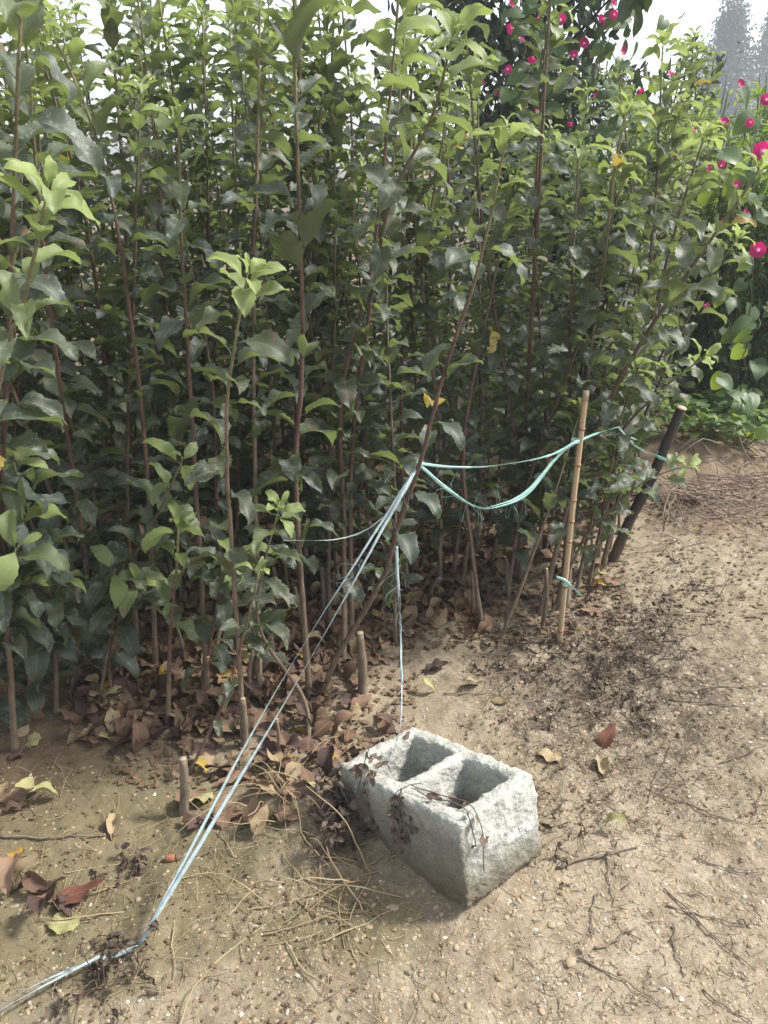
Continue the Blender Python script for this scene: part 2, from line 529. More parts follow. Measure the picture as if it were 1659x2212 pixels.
m, nt = mat_new('sandy soil'); b = NT(nt)
co = b.coord()
n1 = b.noise(2.2, 5, .6, co); n2 = b.noise(14, 6, .65, co); n3 = b.noise(90, 4, .6, co); n4 = b.noise(6, 5, .7, co)
c = b.mix(b.ramp(n1, [(.3, 0.), (.7, 1.)]), (.255, .212, .150), (.315, .272, .212))
c = b.mix(b.ramp(n2, [(.35, .75), (.62, 0.)]), c, (.17, .135, .09))
c = b.mix(b.ramp(n3, [(.40, .45), (.55, 0.)]), c, (.15, .11, .065))
moss_shade = b.math('MAXIMUM', spotmask(b, co, -.80, 1.40, .85, .50, n4), spotmask(b, co, -.08, 1.22, .24, .14, n4))  # mossy tint with shade painted in, at lower left and before the block
c = b.mix(b.math('MULTIPLY', moss_shade, .75), c, b.mix(n2, (.075, .066, .030), (.155, .132, .068)))
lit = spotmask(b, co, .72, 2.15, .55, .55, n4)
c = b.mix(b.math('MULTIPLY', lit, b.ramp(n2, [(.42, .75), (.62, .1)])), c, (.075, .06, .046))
red = spotmask(b, co, 1.5, 3.8, .7, .75, n4)
c = b.mix(b.math('MULTIPLY', red, .6), c, (.20, .135, .09))
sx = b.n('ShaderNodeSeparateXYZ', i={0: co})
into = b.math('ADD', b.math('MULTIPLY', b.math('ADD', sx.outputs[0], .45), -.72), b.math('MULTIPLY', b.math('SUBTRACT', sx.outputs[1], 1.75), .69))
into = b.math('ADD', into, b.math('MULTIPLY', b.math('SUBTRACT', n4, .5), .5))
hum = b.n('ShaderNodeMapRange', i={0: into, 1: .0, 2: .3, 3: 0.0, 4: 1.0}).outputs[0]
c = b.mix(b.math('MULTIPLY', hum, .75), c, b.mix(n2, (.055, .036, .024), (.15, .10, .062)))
vor = b.n('ShaderNodeTexVoronoi', i={'Scale': 150, 'Vector': co, 'Randomness': 1.0})
vr = b.n('ShaderNodeSeparateColor', i={0: vor.outputs['Color']})
peb = b.math('MULTIPLY', b.ramp(vor.outputs[0], [(.30, 1.), (.40, 0.)]), b.math('GREATER_THAN', vr.outputs[0], .80)); peb = b.math('MULTIPLY', peb, b.math('SUBTRACT', 1.0, moss_shade))
pc = b.mix(vr.outputs[1], (.26, .18, .11), (.50, .42, .32))
c = b.mix(b.math('MULTIPLY', peb, .8), c, pc)
vor2 = b.n('ShaderNodeTexVoronoi', i={'Scale': 60, 'Vector': co})
h = b.math('MULTIPLY_ADD', n2, 1.2, b.math('MULTIPLY_ADD', n3, .45, b.math('MULTIPLY_ADD', peb, .28, b.math('MULTIPLY', vor2.outputs[0], -.22))))
bp = b.n('ShaderNodeBump', i={'Strength': .6, 'Distance': .009, 'Height': h})
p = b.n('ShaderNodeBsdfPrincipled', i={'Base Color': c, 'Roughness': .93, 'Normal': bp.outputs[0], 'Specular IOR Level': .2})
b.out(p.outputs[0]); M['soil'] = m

m, nt = mat_new('pebble'); b = NT(nt)
a_ = b.n('ShaderNodeAttribute', attribute_name='lf')
oi = b.n('ShaderNodeObjectInfo').outputs['Random']
rr = b.math('FRACT', b.math('ADD', oi, a_.outputs['Alpha']))
c = b.ramp(rr, [(0, (.16, .12, .08)), (.3, (.29, .225, .15)), (.6, (.36, .29, .20)), (.78, (.40, .28, .17)), (.9, (.27, .27, .255)), (1, (.58, .54, .46))])
c = b.mix(b.math('MULTIPLY', b.noise(220, 3, .6, b.coord()), .5), c, (.22, .17, .11))
b.out(b.n('ShaderNodeBsdfPrincipled', i={'Base Color': c, 'Roughness': .75, 'Specular IOR Level': .3}).outputs[0]); M['pebble'] = m

m, nt = mat_new('rough concrete'); b = NT(nt)
co = b.coord()
n1 = b.noise(18, 6, .65, co); n2 = b.noise(250, 4, .7, co); n3 = b.noise(6, 4, .6, co)
vor = b.n('ShaderNodeTexVoronoi', i={'Scale': 130, 'Vector': co})
c = b.mix(b.ramp(n1, [(.3, 0.), (.7, 1.)]), (.37, .38, .345), (.51, .52, .475))
c = b.mix(b.ramp(n2, [(.36, .7), (.5, 0.)]), c, (.19, .185, .165))
c = b.mix(b.ramp(n2, [(.58, 0.), (.72, .5)]), c, (.58, .58, .54))
s = b.n('ShaderNodeSeparateXYZ', i={0: co})
low = b.math('MULTIPLY', b.ramp(b.math('MULTIPLY_ADD', n3, .16, s.outputs[2]), [(.0, 1.), (.06, 0.)]), 1.0)
# soil splashed up the foot and brown staining with painted shade on the left long side
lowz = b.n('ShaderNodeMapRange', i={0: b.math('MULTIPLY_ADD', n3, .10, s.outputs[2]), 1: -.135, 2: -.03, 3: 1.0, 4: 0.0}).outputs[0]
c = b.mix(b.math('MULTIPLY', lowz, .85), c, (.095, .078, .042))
stain_shade = b.math('MULTIPLY', b.n('ShaderNodeMapRange', i={0: s.outputs[1], 1: -.035, 2: -.004, 3: 0.0, 4: 1.0}).outputs[0], b.n('ShaderNodeMapRange', i={0: b.math('MULTIPLY_ADD', n3, .12, s.outputs[2]), 1: -.0, 2: .07, 3: 1.0, 4: 0.0}).outputs[0])
c = b.mix(b.math('MULTIPLY', stain_shade, .62), c, (.115, .092, .055))
# flecks of white paint low on the right-hand end
py_ = b.n('ShaderNodeMapRange', i={0: b.math('ABSOLUTE', b.math('ADD', s.outputs[1], .185)), 1: .035, 2: .05, 3: 1.0, 4: 0.0}).outputs[0]
pz_ = b.n('ShaderNodeMapRange', i={0: b.math('ABSOLUTE', b.math('ADD', s.outputs[2], .105)), 1: .008, 2: .018, 3: 1.0, 4: 0.0}).outputs[0]
px_ = b.math('LESS_THAN', s.outputs[0], .02)
pm = b.math('MULTIPLY', b.math('MULTIPLY', py_, pz_), b.math('MULTIPLY', px_, b.math('GREATER_THAN', b.noise(110, 3, .6, co), .52)))
c = b.mix(b.math('MULTIPLY', pm, .85), c, (.8, .8, .77))
bp = b.n('ShaderNodeBump', i={'Strength': .8, 'Distance': .004, 'Height': b.math('MULTIPLY_ADD', n2, 1.0, b.math('MULTIPLY', vor.outputs[0], .5))})
b.out(b.n('ShaderNodeBsdfPrincipled', i={'Base Color': c, 'Roughness': .92, 'Normal': bp.outputs[0], 'Specular IOR Level': .2}).outputs[0]); M['concrete'] = m

# ------------------------------------------------------------------ ground sheet
def vnoise(x, y, seed):
    r = np.random.default_rng(seed); G = r.random((64, 64))
    xi = np.floor(x).astype(int); yi = np.floor(y).astype(int)
    fx = x - xi; fy = y - yi
    fx = fx * fx * (3 - 2 * fx); fy = fy * fy * (3 - 2 * fy)
    g = lambda a, b_: G[a % 64, b_ % 64]
    return (g(xi, yi) * (1 - fx) + g(xi + 1, yi) * fx) * (1 - fy) + (g(xi, yi + 1) * (1 - fx) + g(xi + 1, yi + 1) * fx) * fy


def fine(x, y):
    f = 0.030 * (vnoise(x * 4, y * 4, 1) - .5) + 0.014 * (vnoise(x * 14, y * 14, 2) - .5)
    f += 0.007 * (vnoise(x * 34, y * 34, 3) - .5) + 0.006 * (vnoise(x * 62, y * 62, 4) - .5)
    return f * np.exp(-((x * x + y * y) / 200))


def lines(lo, hi, step, far):
    a = np.arange(lo, hi, step)
    up = [hi]; s = step
    while up[-1] < far: s *= 1.18; up.append(up[-1] + s)
    dn = [lo]; s = step
    while dn[-1] > -far: s *= 1.18; dn.append(dn[-1] - s)
    return np.concatenate([np.array(dn[:0:-1]), a, np.array(up)])


gx = lines(-1.5, 2.3, .0095, 120); gy = lines(.85, 3.6, .0095, 120)
X, Y = np.meshgrid(gx, gy)
Zt = terrain(X, Y) + fine(X, Y)
g = Geo()
nx, ny = len(gx), len(gy)
i, k = np.meshgrid(np.arange(ny - 1), np.arange(nx - 1), indexing='ij')
g.add(np.stack([X.ravel(), Y.ravel(), Zt.ravel()], 1), np.stack([i * nx + k, i * nx + k + 1, (i + 1) * nx + k + 1, (i + 1) * nx + k], -1).reshape(-1, 4))
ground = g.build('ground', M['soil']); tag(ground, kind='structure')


def gz(x, y):
    return float(terrain(x, y) + fine(np.array([x]), np.array([y]))[0])


# ------------------------------------------------------------------ saplings
def sapling_geo(pts, r0, leaf0, size, r, lo=False, spacing=.0315, rosette=8, top_young=.18, sparse=1.0, yellow=.007, tip_r=.0016, low_size=None):
    """pts: stem curve in the sapling's own space. Returns (stem Geo, foliage Geo)."""
    st, fo = Geo(), Geo()
    n = max(10, int(len(pts) * 6))
    P = catmull(pts, n)
    # small kinks at the nodes
    J = np.cumsum(r.normal(0, .0009, (n, 3)), 0); J -= np.outer(np.linspace(0, 1, n), J[-1]); P = P + J
    L = np.concatenate([[0], np.cumsum(np.linalg.norm(np.diff(P, axis=0), axis=1))]); tot = L[-1]
    rad = 1.08 * r0 * (1 - .66 * L / tot); rad = np.maximum(rad, tip_r)
    rad[0] *= 1.25
    rad = rad * (1 + r.normal(0, .05, n)); rad[:3] *= np.array([1.35, 1.12, 1.03])
    tube(st, P, rad, 7)
    az = r.uniform(0, 6.28)
    s = leaf0
    A, B = (APPLE_LO, YOUNG) if lo else (APPLE, YOUNG)
    while s < tot - .015:
        rel = s / tot
        if r.random() < sparse:
            p = np.array([np.interp(s, L, P[:, q]) for q in range(3)])
            p2 = np.array([np.interp(min(s + .02, tot), L, P[:, q]) for q in range(3)])
            tdir = unit(p2 - p + np.array([0, 0, 1e-6]))
            az_ = az + r.normal(0, .35)
            o = np.array([math.cos(az_), math.sin(az_), 0])
            o = unit(o - tdir * (o @ tdir))
            young = float(np.clip((rel - (1 - top_young)) / top_young, 0, 1)) if top_young > 0 else 0
            el = math.radians(r.normal(38, 12) + 15 * young)
            pd = unit(o * math.cos(el) + tdir * math.sin(el))
            pl = r.uniform(.018, .034) * (1 - .3 * young)
            q = p + pd * pl
            petiole(fo, p, q, .0012, .25 + .5 * young)
            sz = size * float(np.clip(r.normal(1.03, .2), .55, 1.45)) * (1 - .25 * young)
            if low_size: sz *= np.interp(rel, [0, .3], [low_size, 1])
            up = np.array([0, 0, 1.]) * .8 + tdir * .4
            droop = r.normal(-4, 17) - 28 * young
            f = unit(o * math.cos(math.radians(droop)) - up * math.sin(math.radians(droop)))
            nn = unit(up + o * .2 + r.normal(0, .24, 3))
            rnd = r.random() * .97
            if r.random() < yellow: rnd = .99
            shp = B[r.integers(len(B))] if young > .55 else A[r.integers(len(A))]
            put_leaf(fo, shp, q, f, nn, sz, float(np.clip(young * .85 + r.normal(0, .05), 0, 1)), rnd)
        az += 2.4 + r.normal(0, .2)
        s += spacing * r.uniform(.75, 1.3) * (1.0 if rel < .6 else 1.2 if lo and rel < .9 else .95)
    tip = P[-1]; td = unit(P[-1] - P[-3])
    for q in range(rosette):
        a = az + q * 2.4
        o = np.array([math.cos(a), math.sin(a), 0]); o = unit(o - td * (o @ td))
        e = math.radians(np.interp(q, [0, rosette], [8, 72]) + r.normal(0, 14))
        f = unit(o * math.cos(e) + td * math.sin(e))
        nn = unit(td * math.cos(e) - o * math.sin(e) + r.normal(0, .15, 3))
        b0 = tip + td * .004 * (q - 2)
        b1 = b0 + f * .012
        petiole(fo, b0, b1, .001, .9)
        put_leaf(fo, YOUNG[r.integers(len(YOUNG))], b1, f, nn, size * r.uniform(.75, 1.15) * np.interp(q, [0, rosette], [1.0, .32]), float(np.clip(r.normal(.85, .12), .5, 1)), r.random() * .97)
    return st, fo


def sapling(pts, label, r0=.008, leaf0=.3, size=.09, mat='stem', seed=0, group=None, **kw):
    size = size * 1.02
    r = np.random.default_rng(seed)
    base = np.array(pts[0])
    loc = [np.array(p) - base for p in pts]
    loc[0] = loc[0] - np.array([0, 0, .03])
    st, fo = sapling_geo(loc, r0, leaf0, size, r, **kw)
    t = thing('apple_sapling', label, 'sapling', tuple(base), group)
    st.build('stem', M[mat], t)
    fo.build('foliage', M['apple_leaf'], t)
    return t


def trace(base, pix, Y0, Y1):
    """Stem rooted at ground point nearest pixel base, passing through pixels at depths Y0..Y1."""
    if isinstance(base, tuple) and len(base) == 2:
        b0 = gnd(*base)
    else:
        b0 = Vector(base)
    n = len(pix)
    pts = [b0] + [at(px, py, Y0 + (Y1 - Y0) * (q / max(n - 1, 1))) for q, (px, py) in enumerate(pix)]
    return pts


HG = 'saplings traced along the front of the rows'
occupied = []
heroes = [
    # base pixel, pixels, Y0, Y1, label, options
    ((-150, 1640), [(-60, 1300), (0, 830), (60, 620), (100, 430)], 1.66, 1.5, 'near sapling at the left edge, topped by a pale rosette of yellow-green leaves', dict(r0=.0085, leaf0=.25, size=.12, top_young=.3, seed=3, mat='stem_pale', rosette=7)),
    ((30, 1620), [(5, 1150), (10, 850), (30, 400), (48, 0), (52, -120)], 1.72, 1.66, 'tall sapling leaving the top of the photo in the far left corner', dict(r0=.008, leaf0=.25, size=.12, seed=4, rosette=4, top_young=.1)),
    ((335, 1440), [(310, 920), (250, 480), (180, 220), (120, 90)], 2.2, 2.15, 'tall sapling whose dark stem bends left towards the upper left sky', dict(r0=.0085, leaf0=.35, size=.095, seed=5)),
    ((445, 1500), [(415, 920), (390, 500), (385, 265)], 2.12, 2.05, 'upright sapling ending in a spread of light green leaves against the rows', dict(r0=.0085, leaf0=.38, size=.105, seed=6, top_young=.14, rosette=6)),
    ((560, 1500), [(548, 800), (558, 300), (562, -60)], 2.45, 2.4, 'tall thin sapling with a pale grey-brown stem', dict(r0=.008, leaf0=.5, size=.09, seed=7, mat='stem_pale', rosette=4, sparse=.8)),
    ((528, 1610), [(502, 1150), (490, 900), (515, 700), (533, 605)], 1.86, 1.72, 'shorter sapling with a bright green leaf pair at its tip before the taller stems', dict(r0=.0075, leaf0=.42, size=.095, seed=8, mat='stem_pale', top_young=.12, rosette=7, sparse=.7)),
    ((668, 1500), [(640, 1050), (655, 800), (650, 480), (640, 150), (636, -60)], 2.12, 2.05, 'tall straight sapling with a dark red stem and big olive leaves', dict(r0=.009, leaf0=.42, size=.115, seed=9, rosette=4, top_young=.06)),
    ((742, 1440), [(745, 1150), (738, 850), (800, 580), (845, 200), (865, -60)], 2.35, 2.3, 'tall sapling with an S-curved stem leaning right above the leaning tied stem', dict(r0=.0085, leaf0=.45, size=.10, seed=10, rosette=4)),
    ((760, 1400), [(760, 1000), (795, 690), (845, 440), (930, 260), (975, 90)], 2.4, 2.0, 'sapling arching right, crowned by large pale green leaves at the top centre', dict(r0=.0085, leaf0=.5, size=.115, seed=12, top_young=.16, rosette=7)),
    ((1225, 1320), [(1250, 1000), (1275, 770), (1300, 600), (1328, 370), (1350, 250)], 2.75, 2.7, 'upright grey-stemmed sapling behind the bamboo stake', dict(r0=.011, leaf0=.4, size=.11, seed=14, mat='stem_pale', spacing=.027)),
    ((1165, 1330), [(1240, 1060), (1340, 820), (1480, 600), (1640, 370)], 2.62, 2.45, 'long sapling leaning right over the path from behind the bamboo stake', dict(r0=.0105, leaf0=.36, size=.108, seed=15, spacing=.025)),
    ((1240, 1290), [(1300, 1040), (1345, 930), (1420, 850), (1515, 775)], 2.72, 2.5, 'low slanting sapling with a pale leaf tuft pointing right beyond the bamboo stake', dict(r0=.007, leaf0=.3, size=.08, seed=16, top_young=.25, rosette=6)),
    ((1185, 1330), [(1260, 1170), (1340, 1080), (1400, 1035), (1480, 1005)], 2.62, 2.5, 'low side shoot with pale leaves reaching across the black post', dict(r0=.006, leaf0=.26, size=.078, seed=17, top_young=.15, rosette=3, mat='stem_pale')),
    ((360, 1572), [(366, 1400), (375, 1280), (385, 1140)], 1.88, 1.84, 'small sapling with bright green crinkled leaves near the left front', dict(r0=.0075, leaf0=.32, size=.09, seed=18, top_young=.6, rosette=5)),
    ((668, 1592), [(655, 1510), (560, 1350), (575, 1200), (600, 1110)], 1.9, 1.82, 'crooked sapling with a bent foot and a whorl of folded green leaves', dict(r0=.0062, leaf0=.3, size=.085, seed=19, mat='stem_pale', top_young=.12, rosette=9, low_size=1.0)),
    ((400, 1665), [(470, 1540), (525, 1380), (560, 1230)], 1.72, 1.7, 'thin purple-stemmed shoot slanting right from the cut stub', dict(r0=.005, leaf0=.1, size=.05, seed=20, top_young=0.1, rosette=3, sparse=.5)),
    ((205, 1520), [(260, 1280), (330, 1130), (392, 1000)], 2.0, 1.88, 'short sapling leaning right with a fork of fresh green leaves at left', dict(r0=.006, leaf0=.25, size=.095, seed=21, top_young=.25, rosette=4)),
    ((120, 1540), [(110, 1300), (60, 1120), (30, 1000)], 1.85, 1.7, 'leafy sapling low at the left edge over the shaded soil', dict(r0=.007, leaf0=.15, size=.10, seed=22, rosette=2, top_young=.1)),
    ((20, 1500), [(10, 1360), (30, 1230), (40, 1120)], 1.78, 1.7, 'drooping leafy shoot in the lower left with one brown-tipped leaf', dict(r0=.006, leaf0=.08, size=.10, seed=23, rosette=1, top_young=.1)),
    ((-40, 1560), [(-30, 1400), (0, 1250), (40, 1180)], 1.72, 1.6, 'low sapling spilling large leaves over the left edge above the shaded soil', dict(r0=.006, leaf0=.06, size=.10, seed=54, rosette=2, top_young=.1)),
    ((150, 1500), [(165, 1380), (200, 1290), (250, 1230)], 2.0, 1.9, 'short dark sapling low in the deep shade at left', dict(r0=.006, leaf0=.10, size=.095, seed=55, rosette=1, top_young=.1)),
    ((70, 1545), [(60, 1440), (90, 1340), (130, 1260)], 1.88, 1.8, 'bushy low sapling with drooping leaves close to the left edge', dict(r0=.006, leaf0=.05, size=.10, seed=57, rosette=2, top_young=.1, spacing=.024)),
    ((235, 1500), [(240, 1400), (265, 1320), (300, 1260)], 1.98, 1.92, 'low dark-leaved sapling in front of the leaning stem at left', dict(r0=.006, leaf0=.09, size=.09, seed=58, rosette=2, top_young=.1, spacing=.026)),
    ((545, 1470), [(548, 1390), (540, 1310), (535, 1230)], 2.05, 2.0, 'low leafy sapling just behind the crooked one', dict(r0=.006, leaf0=.13, size=.085, seed=59, rosette=2, top_young=.1, spacing=.026)),
    ((430, 1520), [(450, 1400), (470, 1290), (500, 1200)], 1.98, 1.92, 'leafy short sapling between the bright green one and the crooked one', dict(r0=.006, leaf0=.14, size=.085, seed=56, rosette=2, top_young=.1)),
    ((1045, 1360), [(1020, 1200), (1000, 950), (1060, 640), (1110, 400)], 2.45, 2.8, 'sapling standing behind the sagging loop of green twine', dict(r0=.008, leaf0=.5, size=.085, seed=24)),
    ((1075, 1385), [(1160, 1170), (1215, 1010), (1250, 900)], 2.38, 2.6, 'slender bare-footed sapling slanting right towards the bamboo stake', dict(r0=.0065, leaf0=.36, size=.08, seed=25, mat='stem_pale')),
    ((1300, 1230), [(1370, 900), (1410, 500), (1432, 100)], 2.95, 3.4, 'tall sapling rising right of the bamboo stake to the flowering vine', dict(r0=.009, leaf0=.4, size=.105, seed=26, spacing=.027)),
    ((1285, 1235), [(1330, 1000), (1400, 720), (1475, 440), (1520, 300)], 2.85, 2.8, 'sapling leaning right between the bamboo stake and the black post', dict(r0=.009, leaf0=.3, size=.105, seed=51, spacing=.026)),
    ((1315, 1190), [(1350, 1010), (1440, 790), (1520, 620), (1590, 520)], 2.95, 2.85, 'outermost leaning sapling whose leaves hang beside the black post', dict(r0=.008, leaf0=.3, size=.10, seed=52, spacing=.025)),
    ((1270, 1265), [(1300, 1120), (1330, 960), (1370, 800)], 2.66, 2.6, 'short leafy sapling just left of the black post', dict(r0=.007, leaf0=.2, size=.095, seed=53, spacing=.028)),
    ((880, 1290), [(870, 900), (880, 500), (905, 150)], 2.7, 2.8, 'straight sapling rising behind the knot of the pale guy twine', dict(r0=.008, leaf0=.5, size=.09, seed=27)),
]
for base, pix, y0, y1, label, kw in heroes:
    pts = trace(base, pix, y0, y1)
    occupied.append((pts[0].x, pts[0].y))
    sapling(pts, label, **kw)

# the leaning, tied sapling with a bare lower stem
LEANPX = [(731, 1420), (829, 1250), (860, 1140), (907, 1000), (960, 800), (1040, 560), (1095, 300)]
lean_pts = trace((692, 1490), LEANPX, 2.06, 1.98)
occupied.append((lean_pts[0].x, lean_pts[0].y))
lean = sapling(lean_pts, 'leaning brown sapling with a bare foot, tied with pale twine at its middle', r0=.0085, leaf0=.30, size=.092, seed=31, sparse=.8, spacing=.042, mat='stem', top_young=.12, yellow=.05, rosette=6)
KNOT = at(905, 1003, 2.03)

# background rows: a dozen different saplings, copied
BG = 'dark green saplings crowded in the rows behind'
BLABEL = 'dark green young apple sapling crowded in the rows behind the front stems'
protos = []
for q in range(14):
    r = np.random.default_rng(100 + q)
    Hh = r.uniform(1.55, 2.15)
    lean_v = r.normal(0, .14, 2)
    pts = [Vector((0, 0, -.02)), Vector((lean_v[0] * .2 + r.normal(0, .015), lean_v[1] * .2 + r.normal(0, .015), Hh * .3)),
           Vector((lean_v[0] * .6 + r.normal(0, .025), lean_v[1] * .6 + r.normal(0, .025), Hh * .65)), Vector((lean_v[0], lean_v[1], Hh))]
    st, fo = sapling_geo(pts, r.uniform(.0065, .0095), .20, r.uniform(.080, .100), r, lo=True, spacing=.0200, rosette=4, top_young=.12, yellow=.003, low_size=.9)
    ms = st.mesh('stem', M['stem' if q % 3 else 'stem_pale']); mf = fo.mesh('foliage', M['apple_leaf'])
    protos.append((ms, mf))


def place_bg(q, x, y, rz, sc):
    t = thing('apple_sapling', BLABEL, 'sapling', (x, y, tz(x, y)), BG, rz)
    t.scale = (sc, sc, sc)
    for nm, me in (('stem', protos[q][0]), ('foliage', protos[q][1])):
        o = bpy.data.objects.new(nm, me); COL.objects.link(o); o.parent = t


def in_bed(x, y):
    # right-hand edge of the bed runs from the left front to the right back
    edge = [(1.3, -1.6), (1.72, -.95), (2.0, -.38), (2.2, -.10), (2.5, .25), (2.75, .62), (3.1, .95), (3.6, 1.15), (4.3, 1.5), (5.2, 1.95), (6.5, 2.2)]
    ys, xs = zip(*edge)
    return x < np.interp(y, ys, xs) and y > 1.55


r = np.random.default_rng(7)
for x, y in [(1.02, 3.2), (1.12, 3.42), (1.2, 3.6), (1.26, 3.8), (1.36, 4.0), (1.5, 4.3), (1.62, 4.6), (1.1, 3.75), (1.75, 4.75)]:
    place_bg(r.integers(len(protos)), x, y, r.uniform(0, 6.28), r.uniform(.82, .95))
cnt = 0
cells = []
yy = 1.75
while yy < 5.6:
    step = .174 if yy < 3.0 else .25
    half = .52 * yy + .35
    xx = -half
    while xx < half:
        cells.append((xx + r.normal(0, .05), yy + r.normal(0, .05))); xx += step * 1.08
    yy += step
for (x, y) in cells:
    if not in_bed(x, y): continue
    if x < -1.0 and y < 1.9: continue
    if min(math.hypot(x - a, y - b_) for a, b_ in occupied) < .09: continue
    q = r.integers(len(protos))
    sc = r.uniform(.86, 1.08)
    if y < 2.4: sc *= .92
    if x > .1 and y > 3.0: sc *= .76 if x > .3 else .86
    place_bg(q, x, y, r.uniform(0, 6.28), sc); cnt += 1
print('background saplings', cnt)

# ------------------------------------------------------------------ cut stubs among the stems
STUB_L = 'short bare cut stub standing in the leaf litter between the stems'
stub_specs = [((395, 1755), 395, 1640, .0105, 'thick bare cut stub alone on the open soil at left'),
              ((783, 1497), 777, 1368, .0135, 'thickest cut stub with a notched top under the leaning stem'),
              ((527, 1615), 524, 1510, .009, 'short cut stub beside the pinkish dead leaf'),
              ((600, 1640), 598, 1555, .005, 'thin cut stick just left of the pale guy twine')]
for bp_, tx, ty, rr_, lab in stub_specs:
    b0 = gnd(*bp_); t0 = at(tx, ty, b0.y + .01)
    g = Geo(); m_ = (b0 + t0) / 2 + Vector((.004, 0, 0))
    P = catmull([b0 - Vector((0, 0, .02)) - b0, m_ - b0, t0 - b0], 12)
    tube(g, P, np.linspace(rr_ * 1.25, rr_ * .9, 12) * (1 + np.random.default_rng(tx).normal(0, .06, 12)), 9)
    o = thing('cut_stub', lab, 'stub', tuple(b0))
    g.build('stem', M['stump'], o)
    g2 = Geo(); d = unit(P[-1] - P[-2]); tube(g2, [P[-1] + d * .0005, P[-1] + d * .0025], rr_ * .86, 9)
    g2.build('cut_end', M['cut'], o)
r = np.random.default_rng(21)
stub_px = [(440, 1500, 120), (470, 1440, 100), (545, 1500, 110), (563, 1480, 130), (590, 1410, 110), (655, 1365, 105), (700, 1340, 120), (730, 1400, 70), (945, 1265, 90), (930, 1290, 60), (1000, 1250, 90), (1100, 1290, 80), (1130, 1275, 95), (1170, 1360, 150), (1205, 1320, 120), (1240, 1200, 90), (1285, 1230, 110), (400, 1430, 120), (480, 1330, 90), (600, 1310, 100), (830, 1230, 80), (880, 1200, 70), (1060, 1215, 80), (1150, 1200, 80), (1020, 1330, 100)]
for (px, py, hh) in stub_px:
    b0 = gnd(px, py); H_ = hh / FPX * b0.y * 1.15; rr_ = r.uniform(.006, .0095)
    l_ = r.normal(0, .022, 2); rr_ *= r.uniform(.8, 1.25)
    g = Geo(); P = catmull([(0, 0, -.02), (l_[0] * .3 + r.normal(0, .008), l_[1] * .3 + r.normal(0, .006), H_ * .5), (l_[0], l_[1], H_)], 8)
    tube(g, P, np.linspace(rr_ * 1.2, rr_ * .85, 8) * (1 + r.normal(0, .09, 8)), 7)
    o = thing('cut_stub', STUB_L, 'stub', tuple(b0), 'cut stubs among the saplings')
    g.build('stem', M['stump'], o)
    g2 = Geo(); tube(g2, [P[-1] + (0, 0, .0005), P[-1] + (0, 0, .002)], rr_ * .8, 7)
    g2.build('cut_end', M['cut'], o)

# ------------------------------------------------------------------ concrete block
BL, BW, BH = .405, .25, .20
xs = [0, .040, .188, .218, .366, BL]; ys = [0, -.042, -.210, -BW]
bm = bmesh.new()
vt = {}
def bv(i, j, top):
    key = (i, j, top)
    if key not in vt:
        x, y = xs[i], ys[j]
        if not top:
            if 0 < i < 5: x += {1: .007, 2: -.007, 3: .007, 4: -.007}[i]
            if 0 < j < 3: y += {1: -.006, 2: .006}[j]
        vt[key] = bm.verts.new((x, y, 0 if top else -BH))
    return vt[key]
solid = lambda i, j: 0 <= i < 5 and 0 <= j < 3 and not (j == 1 and i in (1, 3))
for i in range(5):
    for j in range(3):
        if not solid(i, j): continue
        bm.faces.new([bv(i, j, 1), bv(i, j + 1, 1), bv(i + 1, j + 1, 1), bv(i + 1, j, 1)])
        bm.faces.new([bv(i, j, 0), bv(i + 1, j, 0), bv(i + 1, j + 1, 0), bv(i, j + 1, 0)])
        for (di, dj, a_, b_) in ((-1, 0, (i, j), (i, j + 1)), (1, 0, (i + 1, j + 1), (i + 1, j)), (0, -1, (i + 1, j), (i, j)), (0, 1, (i, j + 1), (i + 1, j + 1))):
            if not solid(i + di, j + dj):
                bm.faces.new([bv(*a_, 1), bv(*a_, 0), bv(*b_, 0), bv(*b_, 1)])
bmesh.ops.recalc_face_normals(bm, faces=bm.faces)
me = bpy.data.meshes.new('concrete_block'); bm.to_mesh(me); bm.free()
me.materials.append(M['concrete'])
block = bpy.data.objects.new('concrete_block', me); COL.objects.link(block)
block.location = (.150, 1.256, .262)
block.rotation_euler = (RAD(3.0), RAD(13.7), RAD(131.9))
tag(block, 'rough grey hollow concrete block with two cells on the sandy ground', 'concrete block')
md = block.modifiers.new('remesh', 'REMESH'); md.mode = 'VOXEL'; md.voxel_size = .004; md.use_smooth_shade = True
sm = block.modifiers.new('smooth', 'SMOOTH'); sm.iterations = 60; sm.factor = .5
for nm, sc_, st_ in (('lump', .045, .014), ('grain', .014, .006), ('pit', .0065, .005)):
    tx = bpy.data.textures.new(nm, 'CLOUDS'); tx.noise_scale = sc_; tx.noise_depth = 2
    dm = block.modifiers.new(nm, 'DISPLACE'); dm.texture = tx; dm.strength = st_; dm.mid_level = .5; dm.texture_coords = 'LOCAL'
BM = Matrix.LocRotScale(block.location, block.rotation_euler, None)
def blk(x, y, z): return BM @ Vector((x, -y, z))

